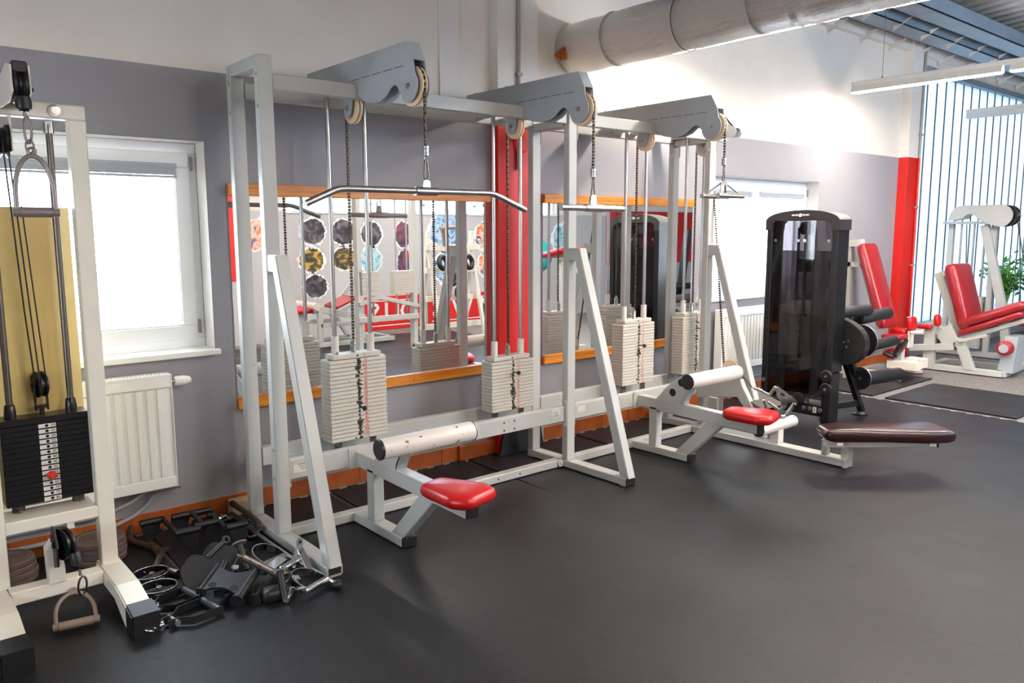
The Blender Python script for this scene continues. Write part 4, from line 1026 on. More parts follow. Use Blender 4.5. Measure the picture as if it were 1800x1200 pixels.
def concave_plate(label, loc, rot, mtop):
    t = local_thing('close_grip_plate', label, 'row grip', loc, rot)
    poly = [(-.09, .075), (.09, .075)]+[(.09-.035*sin(R(a_)), .075-.15*a_/180) for a_ in range(20, 180, 20)]+[(.09, -.075), (-.09, -.075)]+[(-.09+.035*sin(R(a_)), -.075+.15*a_/180) for a_ in range(20, 180, 20)]
    pl_ = MB().prism(poly, 'z', -.005, .005, .001).build('plate', m_fcoat, t, local=True)
    for x, y in ((-.055, .045), (-.055, -.045)): MB().lathe((x+.01, y, .005), (0, 0, 1), [(0, .017), (.0012, .017), (.0012, 0)], 18).build('cut_out', m_hole, t, local=True)
    MB().cyl((-.105, -.083, -.008), (.105, -.083, -.008), .0165, 14).build('grip', m_rub, t, local=True)
    MB().lathe((-.105, -.083, -.008), (-1, 0, 0), [(0, .028), (.008, .028), (.008, 0)], 16).build('grip_flange', m_rub, t, local=True)
    MB().bar((-.095, .078, .004), (.095, .078, .004), .010, .02).build('rim', m_fcoat, t, local=True)
    MB().box(-.100, -.092, .045, .09, -.012, .02, .003).build('rim_end', m_fcoat, t, local=True)
    MB().lathe((.075, .0, .005), (0, 0, 1), [(0, .016), (.012, .016), (.012, .008), (.002, .008)], 18).build('ring_nut', m_chrome, t, local=True)
concave_plate('flat coated close grip plate with holes, front of the pile', (1.10, -1.005, .080), (R(7), R(-9), R(46)), 0)
concave_plate('flat coated close grip plate lying under the rusty pin bar', (1.175, -.985, .034), (R(2), R(-3), R(48)), 0)
def pin_bar(label, p_top, p_foot, disc):
    t = local_thing('disc_bar', label, 'cable handle', p_foot); d = V(p_top)-V(p_foot)
    MB().cyl((0, 0, 0), d, .014, 12).build('bar', m_fcoat, t, local=True)
    MB().lathe(d, d, [(0, .006), (0, .032), (.004, .034), (.007, .032), (.007, 0)], 22).build('disc_end', mat('mauve_disc', rgb(120, 108, 118), .5), t, local=True)
    return t
pin_bar('black bar standing with a round grey disc on top, left one', (1.245, -.765, .125), (1.247, -.84, .03), 1)
t = pin_bar('black bar standing with a round grey disc on top, right one beside the steel triangle', (1.265, -1.145, .125), (1.262, -1.19, .02), 1)
t = local_thing('disc_rope_bar', 'rusty steel bar with eye lying across the coated plates', 'cable handle', (1.215, -.905, .112)); d = V((.07, -.215, -.03))
MB().cyl((0, 0, 0), d, .0155, 12).ring((-.008, .022, .004), (.5, .1, 1), .013, .007, 16, 8).ring(d, d, .02, .006, 18, 8).ring(d*1.06, d, .022, .005, 18, 8).build('bar', m_rusty, t, local=True)
# oval loop straps with grips
def loop_strap(label, loc, yaw):
    t = local_thing('loop_handle', label, 'loop handle', loc, (0, 0, yaw)); vs = []; fs = []; n = 30
    for k in range(n):
        q = 2*pi*k/n; e = 1+.03*sin(2*q)
        for r_, z_ in ((.062, 0), (.062, .042), (.0655, .042), (.0655, 0)): vs.append((r_*1.15*cos(q)*e, r_*sin(q), z_))
    for k in range(n):
        k2 = (k+1) % n
        for j in range(4): fs.append((k*4+j, k2*4+j, k2*4+(j+1) % 4, k*4+(j+1) % 4))
    MB().add(vs, fs).build('loop', m_black, t, local=True)
    MB().ring((0, 0, .043), (0, 0, 1), .0675, .0022, 30, 6, 1.0, 1.13).build('rim', m_chrome, t, local=True)
    MB().lathe((-.06, 0, .02), (1, 0, 0), [(0, .013), (.03, .013), (.035, .016), (.085, .016), (.09, .013), (.12, .013)], 14).build('grip', m_rub, t, local=True)
    MB().ring((.005, 0, .038), (0, 0, 1), .009, .003, 14, 6).build('grip_ring', m_chrome, t, local=True)
    MB().box(-.02, .02, -.074, -.066, .01, .036, .002).lathe((0, .05, .03), (0, -1, .2), [(0, .005), (.004, .004), (.004, 0)], 10).build('rivet_plate', m_chrome, t, local=True)
    return t
loop_strap('black oval loop handle with chrome rim farther from the camera', (.905, -.625, .0), R(14))
loop_strap('black oval loop handle with chrome rim nearer the rubber shoe', (.888, -.785, .0), R(-10))
def fold_stirrup(label, loc, yaw):
    """flat strip stirrup lying down: bow in local XY, swivel at -X, grip at +X"""
    t = local_thing('strip_stirrup', label, 'cable handle', loc, (0, 0, yaw))
    for s in (-1, 1):
        b = MB()
        pts = [(-.10, s*.018), (-.06, s*.022), (-.02, s*.062), (.10, s*.066)]
        for (xa, ya), (xb, yb) in zip(pts, pts[1:]): b.bar((xa, ya, .022), (xb, yb, .022), .004, .032, (0, 0, 1), .001)
        b.build('strip_bow', m_black, t, local=True)
    MB().cyl((.088, -.064, .024), (.088, .064, .024), .0135, 14).build('grip', mat('grey_tube', rgb(70, 74, 84), .35), t, local=True)
    MB().cyl((-.07, -.035, .022), (-.07, .035, .022), .012, 12).cyl((-.11, 0, .022), (-.15, 0, .022), .011, 12).ring((-.165, 0, .02), (.5, 0, 1), .016, .0055, 18, 8).build('swivel', m_chrome, t, local=True)
    return t
fold_stirrup('black strip stirrup handle with chrome swivel, farther of two', (.90, -.925, 0), R(12))
fold_stirrup('black strip stirrup handle with chrome swivel, nearest the camera', (.925, -1.075, 0), R(10))
t = local_thing('chrome_hook', 'chrome eye hook poking out behind the rubber shoe', 'hook', (.835, -.90, .02))
MB().ring((0, 0, 0), (.3, -.5, 1), .019, .007, 18, 8).tube([(.0, .02, 0), (-.03, .06, .01), (-.06, .07, .01)], .008, 8).build('hook', m_chrome, t, local=True)
# long bars between pile and frame
t = local_thing('long_row_bar', 'long steel bar with a black ball end lying along the frame foot', 'bar', (1.468, -.083, .022))
o_ = V((1.468, -.083, .022))
q = [V((1.462, -.09, .024)), V((1.462, -.30, .024)), V((1.452, -.46, .024))]
MB().tube([p_-o_ for p_ in q], .0155, 12).build('sleeve', m_dsteel, t, local=True)
MB().cyl(V((1.459, -.34, .024))-o_, V((1.457, -.365, .024))-o_, .019, 14).build('collar', m_chrome, t, local=True)
MB().tube([V((1.452, -.46, .024))-o_, V((1.447, -.60, .026))-o_, V((1.452, -.80, .024))-o_, V((1.47, -1.0, .022))-o_, V((1.480, -1.20, .022))-o_], .0125, 12).build('bar', m_chrome, t, local=True)
MB().sphere(V((1.482, -1.222, .024))-o_, .0235, 16).build('ball_end', m_rub, t, local=True)
t = local_thing('bent_bar', 'dark steel bar with a bent end lying tight against the frame foot', 'bar', (1.475, -.1, .045))
MB().tube([(0.005, .01, .025), (.005, -.08, .025), (.004, -.26, .025), (-.004, -.34, .022), (-.022, -.375, .012)], .0145, 12).build('bar', m_dsteel, t, local=True)
MB().lathe((.005, .012, .025), (0, 1, 0), [(0, .017), (.03, .017), (.03, 0)], 14).build('end_cap', m_rub, t, local=True)
t = local_thing('bar_clip', 'bent steel hook lying under the long steel bar', 'hook', (1.415, -.40, .012))
MB().tube([(.02, .04, 0), (0, 0, 0), (.005, -.05, 0), (.03, -.06, .01)], .008, 8).build('hook', m_dsteel, t, local=True)
# chrome D rings
def strip_d(label, loc, rot, w=.12, h=.10):
    t = local_thing('chrome_stirrup', label, 'cable handle', loc, rot); b = MB()
    pts = [(-w/2, 0), (-w/2, h*.35)]+[(-w/2*cos(R(a_)), h*.35+h*.65*sin(R(a_))) for a_ in range(15, 166, 15)]+[(w/2, h*.35), (w/2, 0)]
    for (xa, ya), (xb, yb) in zip(pts, pts[1:]): b.bar((xa, ya, 0), (xb, yb, 0), .004, .034, (0, 0, 1), 0)
    b.build('bow', m_chrome, t, local=True)
    MB().cyl((-w/2-.006, .004, 0), (w/2+.006, .004, 0), .0145, 14).build('grip', m_steel, t, local=True)
    return t
strip_d('chrome stirrup handle lying behind, under the long bars', (1.355, -.875, .05), (R(18), 0, R(18)), .125, .12)
strip_d('chrome stirrup handle lying in front, beside the ball end', (1.405, -1.185, .03), (R(14), 0, R(22)), .125, .125)
t = local_thing('chrome_yoke', 'chrome V yoke with a flat eye leaning on the frame foot', 'row handle', (1.466, -.905, .085))
MB().bar((0, 0, 0), (-.03, -.165, -.045), .030, .014).bar((-.005, .005, 0), (-.075, -.075, -.045), .030, .014).build('yoke_arm', m_chrome, t, local=True)
MB().prism(round_poly([(-.014, 0), (.014, 0), (.014, .052), (-.014, .052)], .012), 'y', -.004, .004, .001).build('eye_plate', m_chrome, t, local=True)
MB().lathe((0, -.004, .036), (0, -1, 0), [(0, .007), (.0008, .007), (.0008, 0)], 12).build('eye', m_hole, t, local=True)
t = local_thing('chrome_grip', 'ribbed chrome grip lying between the two chrome stirrups', 'cable handle', (1.335, -.985, .05))
MB().lathe((0, 0, 0), (.10, .03, .012), [(0, .013)]+[(.004+.006*k, .0165 if k % 2 else .0155) for k in range(14)]+[(.09, .019), (.10, .019), (.102, .015), (.12, .015), (.12, 0)], 14).build('grip', m_chrome, t, local=True)
t = local_thing('chrome_bracket', 'bright chrome angle bracket lying beside the rear chrome stirrup', 'bracket', (1.335, -.925, .04), (R(8), R(-6), R(28)))
MB().bar((-.05, 0, .02), (.06, 0, .02), .05, .006).bar((-.05, 0, -.01), (-.05, 0, .024), .05, .006, (0, 1, 0)).build('bracket', m_chrome, t, local=True)
t = local_thing('steel_triangle', 'steel V bar lying on the floor, front right of the pile', 'row handle', (1.374, -1.065, .018))
MB().tube([(-.112, -.135, 0), (0, 0, 0), (.015, .065, .004), (-.055, .14, .012)], .0135, 12).build('bar', m_steel, t, local=True)
MB().lathe((.002, .0, .0), (.015, .06, .004), [(-.02, .017), (.035, .019), (.04, .015)], 14).build('sleeve', m_chrome, t, local=True)
t = local_thing('rubber_foot_grip', 'squat black rubber lump at the front edge of the pile', 'grip', (1.238, -1.135, 0))
cushion(b := MB(), round_poly([(-.06, -.03), (.05, -.045), (.075, .02), (-.03, .05)], .03), .0, .055, .018); b.build('body', m_rub, t, local=True)
t = local_thing('foil_roll', 'crumpled silver foil bundle lying by the skirting', 'foil bundle', (1.425, -.105, .012))
mb = MB()
for k in range(14): mb.bm(box_bm(.05, .03, .008, .001), M4.Translation((random.uniform(-.035, .035), random.uniform(-.01, .01), random.uniform(.0, .016))) @ Euler((random.uniform(-.5, .5), random.uniform(-.5, .5), random.uniform(-1, 1))).to_matrix().to_4x4())
mb.build('foil', m_chrome, t, local=True)

# ------------------------------------------------------------------ black selectorised leg machine
BM = thing('leg_machine', 'black leg curl machine with smoked panel tower and black rollers before the right window', 'gym machine', (5.75, -.85, 0))
for y0, y1 in ((-.612, -.56), (-1.158, -1.104)): MB().box(5.66, 5.83, y0, y1, .421 if y0 < -1 else .03, 1.515, .008).build('column', m_bpaint, BM)
top = [(-.552, 1.50), (-.552, 1.578)]+[(-.855-.303*cos(R(a_)), 1.578+.072*sin(R(a_))) for a_ in range(170, 9, -10)][::1]+[(-1.166, 1.578), (-1.166, 1.50)]
top = [(-.552, 1.50), (-.552, 1.578)]+[(-.859+.300*cos(R(a_)), 1.580+.072*sin(R(a_))) for a_ in range(10, 171, 10)]+[(-1.166, 1.578), (-1.166, 1.50), (-1.106, 1.50), (-1.106, 1.535), (-1.07, 1.572), (-.64, 1.572), (-.612, 1.545), (-.612, 1.50)]
cp = MB().prism(top, 'x', 5.652, 5.838, .003).build('top_cap', mat('dark_grey_cap', rgb(38, 36, 37), .4), BM)
MB().prism(round_poly([(-.77, 1.598), (-.935, 1.598), (-.935, 1.628), (-.77, 1.628)], .008), 'x', 5.6495, 5.652, 0).build('badge', m_black, cp)
MB().text('MARBO', .0195, face_mx(5.6490, -.812, 1.613)).text('SPORT', .0195, face_mx(5.6490, -.898, 1.613)).prism([(-.846, 1.602), (-.852, 1.602), (-.858, 1.625), (-.852, 1.625)], 'x', 5.6486, 5.6494).prism([(-.854, 1.602), (-.860, 1.602), (-.866, 1.625), (-.860, 1.625)], 'x', 5.6486, 5.6494).prism([(-.838, 1.602), (-.844, 1.602), (-.850, 1.625), (-.844, 1.625)], 'x', 5.6486, 5.6494).build('badge_lettering', m_whitetxt, cp)
MB().box(5.672, 5.677, -1.106, -.61, .20, 1.572, 0).build('smoked_panel', m_smoke, BM)
MB().box(5.815, 5.82, -1.106, -.61, .20, 1.34, 0).build('smoked_panel', m_smoke, BM)
for y, z in ((-.635, 1.42), (-.835, 1.42), (-.885, 1.42), (-1.08, 1.42)): MB().bolt((5.672, y, z), (-1, 0, 0), .008, .006).build('panel_screw', m_chrome, BM)
MB().bolt((5.66, -.585, .30), (-1, 0, 0), .012, .006).build('panel_screw', m_chrome, BM)
MB().box(5.66, 5.83, -1.105, -.61, .075, .165, .004).build('base_bar', m_bpaint, BM)
for y in (-.95, -1.0, -1.085): MB().bolt((5.66, y, .125), (-1, 0, 0), .013, .012).build('base_bolt', m_chrome, BM)
MB().box(5.6585, 5.66, -1.055, -1.025, .10, .145, 0).build('warning_label', m_label, BM)
MB().box(5.658, 5.6585, -1.043, -1.037, .11, .135, 0).build('warning_mark', m_blacktxt, BM)
pm = MB().box(-.055, .055, -.10, .10, 0, .023, .002).slot(1).box(-.058, -.055, -.018, .018, .004, .019, 0).mesh('weight_plate', [m_black, m_bpaint])
for i in range(24):
    o = bpy.data.objects.new('weight_plate', pm); COL.objects.link(o); o.parent = BM; o.location = V((5.75, -.86, .26+i*.0245))-V(BM.location)
lv = MB()
for i in range(24): lv.lathe((5.691, -.86, .272+i*.0245), (-1, 0, 0), [(0, .012), (.008, .01), (.008, 0)], 10)
lv.build('plate_knob', mat('grey_knob', rgb(84, 84, 88), .35), BM)
for y in (-.79, -.93): MB().cyl((5.75, y, .165), (5.75, y, 1.52), .012, 10).build('guide_rod', m_steel, BM)
MB().box(5.735, 5.74, -.875, -.845, .85, 1.50, 0).build('belt', m_black, BM)
for yy in (-.845, -.885): groove_pulley(MB(), (5.73, yy, 1.515), (0, 1, 0.0), .05, .022).build('pulley', m_bpaint, BM)
MB().box(5.70, 5.74, -.91, -.81, 1.18, 1.28, .004).build('belt_clamp', m_black, BM)
# feet
for x, y in ((5.735, -1.115), (5.92, -1.0), (6.29, -1.09), (5.75, -.585), (6.2, -.6)):
    MB().lathe((x, y, 0), (0, 0, 1), [(0, .058), (.012, .06), (.018, .052), (.03, .045), (.03, 0)], 24).build('foot_pad', m_rub, BM)
MB().box(5.66, 5.80, -1.158, -1.085, .03, .42, .006).build('lower_column', m_bpaint, BM)
MB().box(5.90, 5.95, -1.03, -.97, .03, .60, .006).build('rear_post', m_bpaint, BM)
for z in (.40, .30):
    o = MB().lathe((5.66, -1.13, z), (-1, 0, 0), [(0, .042), (.006, .049), (.02, .049), (.026, .042), (.026, .012), (.03, .010), (.03, 0)], 24).build('idler_pulley', m_rub, BM); MB().bolt((5.63, -1.13, z), (-1, 0, 0), .007).build('idler_bolt', m_chrome, o)
o = MB().lathe((5.69, -.90, .19), (-1, 0, 0), [(0, .04), (.004, .046), (.03, .046), (.034, .04), (.034, 0)], 24).build('idler_pulley', m_rub, BM)
MB().tube([(5.65, -.93, .17), (5.65, -1.10, .27)], .003, 6).build('cable', m_dsteel, BM)
# cam shroud
cam_ = [(-1.05, .84), (-1.09, .845), (-1.20, .80)]+[(-1.155+.165*cos(R(a_)), .635+.165*sin(R(a_))) for a_ in range(120, 271, 15)]+[(-1.12, .455), (-1.05, .44), (-1.02, .50), (-1.03, .62)]
MB().prism(cam_, 'x', 5.835, 5.925, .006).build('cam_shroud', mat('black_shroud', rgb(28, 26, 26), .42), BM)
h = MB()
for a_ in range(0, 360, 72): h.bolt((5.835, -1.145+.042*sin(R(a_)), .645+.042*cos(R(a_))), (-1, 0, 0), .010, .006)
h.bolt((5.835, -1.145, .645), (-1, 0, 0), .012, .010)
for a_ in range(0, 360, 60): h.bolt((5.835, -1.06+.028*sin(R(a_)), .475+.028*cos(R(a_))), (-1, 0, 0), .005, .005)
h.bolt((5.835, -1.06, .475), (-1, 0, 0), .008, .008).build('shroud_bolt', m_chrome, BM)
def index_disc(x, y, z, r):
    o = MB().lathe((x, y, z), (1, 0, 0), [(0, 0), (0, r), (.008, r), (.008, 0)], 32).build('index_disc', m_black, BM)
    for a_ in range(-40, 220, 22): MB().lathe((x, y-(r-.018)*cos(R(a_-30)), z+(r-.018)*sin(R(a_-30))), (-1, 0, 0), [(0, .010), (.001, .010), (.0012, 0)], 10).build('index_hole', m_chrome, o)
    MB().bolt((x, y, z), (-1, 0, 0), .010, .006).build('disc_bolt', m_chrome, o)
    MB().ring((x+.006, y, z), (1, 0, 0), r, .003, 32, 5).build('disc_rim', m_steel, o)
index_disc(6.02, -1.20, .645, .125); index_disc(6.235, -1.10, .308, .092)
MB().bar((6.02, -1.12, .60), (6.22, -1.06, .33), .05, .03, (0, -1, 0)).bar((6.30, -1.10, .03), (6.10, -1.0, .56), .05, .045, (0, 1, 0), .004).build('seat_leg', m_bpaint, BM)
MB().bar((5.95, -1.0, .10), (6.29, -1.08, .10), .05, .05).build('base_rail', m_bpaint, BM)
MB().bar((6.03, -.98, .10), (6.07, -.98, .86), .06, .05, (0, 1, 0)).box(5.83, 6.25, -1.0, -.95, .74, .80, .004).build('seat_frame', m_bpaint, BM)
def roller(p, q, r, root, m=m_rub):
    p, q = V(p), V(q); d = q-p; L = d.length
    return MB().lathe(p, d, [(0, .01), (0, r-.008), (.004, r-.002), (.010, r), (L-.010, r), (L-.004, r-.002), (L, r-.008), (L, 0)], 28).build('roller_pad', m, root)
roller((5.87, -1.09, .868), (6.34, -1.09, .858), .045, BM)
roller((6.26, -1.05, .787), (6.78, -1.05, .800), .05, BM)
roller((6.36, -1.12, .562), (6.78, -1.12, .572), .042, BM)
roller((6.27, -1.11, .300), (6.88, -1.13, .272), .056, BM)
for q in (((6.05, -.97, .86), (5.98, -1.0, .98)), ((6.22, -.92, .86), (6.12, -.97, 1.0))): MB().tube([q[0], q[1]], .013, 10).build('hand_grip', m_rub, BM)
cushion(b := MB(), round_poly([(5.95, -.95), (6.5, -.95), (6.5, -.55), (5.95, -.55)], .05), .70, .78, .03); b.build('seat', m_bpaint, BM)

# ------------------------------------------------------------------ machines by the glazing
def slab(mb, a, b, w0, w1, th, r=.03):
    """upholstered pad lying along the YZ line a->b, from x=w0 to w1, thickness th above the line"""
    a, b = V((0, a[0], a[1])), V((0, b[0], b[1])); d = (b-a); L = d.length; d.normalize(); nrm = V((0, -d.z, d.y)) if True else None
    t = MB(); cushion(t, round_poly([(w0, 0), (w1, 0), (w1, L), (w0, L)], .05, 3), 0, th, r)
    for v in t.v: pass
    mb.add([a+V((v[0], 0, 0))+d*v[1]+nrm*v[2] for v in t.v], t.f, True); return mb
LE = thing('leg_extension', 'white leg extension with tilted red seat and red backrest beside the channel glass', 'gym machine', (9.2, -.8, 0))
XA, XB = 8.95, 9.42
for x in (XA, XB): MB().bar((x+.04, -.48, .03), (x+.06, -1.24, .03), .075, .06).build('base_rail', m_paint, LE)
MB().bar((9.0, -1.23, .03), (9.9, -1.17, .03), .075, .06).build('base_rail', m_paint, LE)
MB().bar((9.0, -.52, .03), (9.5, -.52, .03), .075, .06).bar((9.0, -.80, .025), (9.5, -.80, .025), .06, .05).build('base_rail', m_paint, LE)
MB().prism([(-.465, .0), (-.465, .50), (-.575, .50), (-.575, .0)], 'x', XA, XA+.07, .004).build('rear_post', m_paint, LE)
MB().prism([(-.76, .36), (-.86, .36), (-.99, .04), (-.885, .04)], 'x', XA+.005, XA+.065, .004).build('front_leg', m_paint, LE)
MB().prism([(-1.17, .04), (-1.31, .04), (-1.34, .42), (-1.22, .42)], 'x', XA+.1, XA+.35, .004).build('front_leg', m_arm, LE)
MB().bar((XA+.06, -.50, .50), (XA+.06, -.72, .33), .07, .09).prism([(-.60, .36), (-.67, .47), (-.72, .51), (-.80, .34), (-.70, .25)], 'x', XA-.01, XA+.09, .003).build('hinge_plate', m_paint, LE)
MB().bar((XA-.01, -.33, .215), (XA+.02, -.77, .27), .06, .07).build('lever_arm', m_paint, LE)
MB().bar((9.15, -.50, 1.04), (9.15, -.76, .36), .085, .085, (0, 1, 0)).box(9.11, 9.19, -.62, -.53, 1.0, 1.06).build('back_frame', m_paint, LE)
slab(MB(), (-.795, .44), (-.60, 1.12), XA+.01, XA+.46, .12, .04).build('backrest', m_redpad, LE)
slab(MB(), (-1.42, .72), (-.80, .46), XA+.0, XA+.46, .09, .04).build('seat', m_redpad, LE)
slab(MB(), (-1.40, .64), (-.80, .375), XA+.02, XA+.46, .07, .03).build('seat', m_redpad, LE)
MB().bar((XA+.25, -.80, .34), (XA+.25, -1.40, .60), .34, .04).bar((XA-.005, -.82, .335), (XA-.005, -1.08, .42), .03, .03).build('seat_frame', m_paint, LE)
o = roller((XA+.02, -1.24, .30), (XA+.48, -1.24, .30), .075, LE, m_redpad)
MB().lathe((XA+.018, -1.24, .30), (-1, 0, 0), [(0, .045), (.006, .045), (.006, 0)], 20).bolt((XA+.012, -1.24, .30), (-1, 0, 0), .012).build('roller_cap', m_arm, o)
k = MB(); cushion(k, round_poly([(XA-.06, -.55), (XA+.06, -.55), (XA+.06, -.40), (XA-.06, -.40)], .03), .435, .485, .02); k.build('thigh_pad', m_red, LE)
MB().box(XA-.03, XA+.06, -.592, -.582, .44, .60, .008).build('pad_plate', m_paint, LE)
slab(MB(), (-.575, .47), (-.560, .60), XA-.05, XA+.06, .05, .02).build('thigh_pad', m_red, LE)

WT = thing('weight_tower', 'tall pale tower with rounded pulley shroud standing before the channel glass', 'gym machine', (10.3, -.6, 0))
TX = 10.3
for y in (-.15, -.62): MB().bar((TX, y, .0), (TX, y, 1.58), .06, .06, (0, 1, 0)).build('post', m_paint, WT)
MB().bar((TX, -.10, 1.58), (TX, -.68, 1.58), .3, .03).build('top_bar', m_arm, WT)
MB().bar((TX-.05, -.53, 1.55), (TX-.05, -.82, .45), .07, .09, (0, 1, 0)).bar((TX-.05, -.82, .45), (TX-.05, -.86, .0), .07, .09, (0, 1, 0)).build('front_brace', m_paint, WT)
sh = [(-.16, 1.60)]+[(-.32+.15*cos(R(a_)), 1.63+.15*sin(R(a_))) for a_ in range(10, 91, 16)]+[(-.72+.125*cos(R(a_)), 1.655+.125*sin(R(a_))) for a_ in range(90, 285, 16)]+[(-.60, 1.57), (-.52, 1.60)]+[(-.40+.08*cos(R(a_)), 1.60+.08*sin(R(a_))) for a_ in range(160, 19, -20)][::-1][::-1]
MB().prism(sh, 'x', TX-.16, TX-.14, .001).prism(sh, 'x', TX+.02, TX+.04, .001).build('pulley_shroud', m_paint, WT)
groove_pulley(MB(), (TX-.05, -.76, 1.655), (1, 0, 0), .12, .10).build('pulley', m_bpaint, WT)
for y in (-.26, -.40, -.52): MB().cyl((TX, y, .1), (TX, y, 1.57), .012, 8).build('guide_rod', m_steel, WT)
pm = MB().box(-.10, .10, -.17, .17, 0, .029, .002).mesh('weight_plate', m_plate)
for i in range(20):
    o = bpy.data.objects.new('weight_plate', pm); COL.objects.link(o); o.parent = WT; o.location = V((TX, -.39, .10+i*.0305))-V(WT.location)
MB().tube([(TX-.05, -.88, 1.65), (TX-.05, -.97, .55)], .006, 6).tube([(TX-.05, -.86, 1.6), (TX-.05, -1.1, .5)], .006, 6).tube([(TX-.02, -.36, .78), (TX-.02, -.32, 1.56)], .006, 6).build('cable', m_bpaint, WT)
MB().bar((TX, -.05, .03), (TX, -1.35, .03), .08, .06).bar((TX-.05, -.9, .03), (TX+.7, -.9, .03), .08, .06).build('base_rail', m_paint, WT)
b = MB(); cushion(b, round_poly([(10.1, -1.3), (10.9, -1.3), (10.9, -.95), (10.1, -.95)], .05), .42, .50, .03); b.build('seat', m_redpad, WT)

PM = thing('thigh_machine', 'white thigh machine with a faded pink backrest beside the red corner column', 'gym machine', (8.1, -.4, 0))
XA = 7.95
MB().bar((XA+.02, -.05, .045), (XA+.02, -.70, .045), .08, .07).build('base_rail', m_paint, PM)
MB().bar((XA+.02, -.695, .045), (XA+.02, -.706, .045), .082, .072).build('end_cap', m_black, PM)
MB().bar((XA-.25, -.25, .045), (XA+.5, -.25, .045), .08, .07).build('base_rail', m_paint, PM)
MB().bar((XA+.12, -.05, .06), (XA+.12, -.02, 1.36), .07, .07, (0, 1, 0)).bar((XA+.12, -.02, 1.36), (XA+.12, -.16, 1.37), .09, .07).bar((XA+.12, -.02, 1.15), (XA+.12, -.2, 1.13), .07, .05).bar((XA+.12, -.12, 1.36), (XA+.12, -.40, .50), .07, .07, (0, 1, 0)).build('back_frame', m_paint, PM)
slab(MB(), (-.415, .50), (-.14, 1.345), XA, XA+.30, .09, .035).build('backrest', m_redpad, PM)
b = MB(); cushion(b, round_poly([(XA+.05, -.62), (XA+.30, -.62), (XA+.30, -.42), (XA+.05, -.42)], .05), .41, .45, .02); b.build('seat', m_redpad, PM)
MB().box(XA+.12, XA+.2, -.62, -.54, .08, .40, .004).build('seat_post', m_paint, PM)
MB().box(8.02, 8.12, -.80, -.50, .115, .20, .004).box(8.45, 8.62, -.66, -.48, .07, .17, .004).bar((8.1, -.62, .14), (8.5, -.57, .12), .1, .09).build('lever_box', m_cream, PM)
MB().lathe((8.657, -.50, 0), (0, 0, 1), [(0, .09), (.012, .09), (.016, .03), (.10, .028), (.10, 0)], 24).build('pivot_foot', m_cream, PM)
slab(MB(), (-.56, .27), (-.64, .44), XA+.02, XA+.16, .05, .02).build('knee_pad', m_brown, PM)
slab(MB(), (-.47, .29), (-.59, .25), XA+.02, XA+.16, .04, .015).build('knee_pad', m_brown, PM)
b = MB(); cushion(b, round_poly([(8.25, -.56), (8.42, -.56), (8.42, -.40), (8.25, -.40)], .03), .43, .49, .02); b.build('thigh_pad', m_red, PM)
slab(MB(), (-.565, .47), (-.56, .62), 8.26, 8.42, .05, .02).build('thigh_pad', m_red, PM)
MB().box(8.28, 8.40, -.592, -.575, .30, .62, .004).cyl((8.3, -.60, .46), (8.3, -.72, .47), .02, 10).build('pad_plate', m_cream, PM)
MB().tube([(8.35, -.3, .33), (8.7, -.3, .34), (8.95, -.32, .40)], .012, 8).tube([(8.35, -.3, .25), (8.7, -.3, .25), (8.95, -.32, .31)], .012, 8).build('link_rod', m_steel, PM)
# black mats in front of them, low racks and plates behind
MB_ = MB().box(7.10, 8.12, -1.98, -.92, -.0115, .006, .003).build('exercise_mat', m_mat); MB_.rotation_euler = (0, 0, 0)
tag(MB_, 'loose black rubber mat lying on the speckled floor beyond the tiles', 'mat')
tag(MB().box(7.12, 8.4, -.80, -.10, -.0115, .003, .002).build('exercise_mat', m_mat), 'black rubber mat under the thigh machine by the red corner column', 'mat')
PT = thing('potted_plant', 'leafy green potted plant on the sill of the channel glass', 'plant', (11.9, -.28, .32))
MB().lathe((11.9, -.28, .29), (0, 0, 1), [(0, .10), (.20, .14), (.22, .145), (.22, .12), (.19, .11), (.19, 0)], 20).build('pot', m_white, PT)
random.seed(11); mb = MB(); st = MB()
for k in range(26):
    a_ = random.uniform(0, 2*pi); h = random.uniform(.25, .62); r_ = random.uniform(.2, .85); c = V((11.9+cos(a_)*r_, -.28+sin(a_)*r_*.18, .50+h))
    st.tube([(11.9, -.28, .48), ((11.9+c.x)/2, -.28, .52+h*.8), tuple(c)], .006, 5)
    for q in range(11):
        p_ = V((11.9, -.28, .5)).lerp(c, .45+.06*q)+V((random.uniform(-.08, .08), random.uniform(-.05, .05), random.uniform(-.03, .08)))
        d = V((random.uniform(-1, 1), random.uniform(-.6, .3), random.uniform(-.3, .5))).normalized(); s_ = d.cross(V((0, 0, 1))).normalized()*.03
        mb.add([p_, p_+d*.05+s_, p_+d*.13, p_+d*.05-s_], [(0, 1, 2, 3)])
l = mb.build('leaves', m_leaf, PT); tag(l, kind='stuff'); st.build('stem', m_leaf, PT)

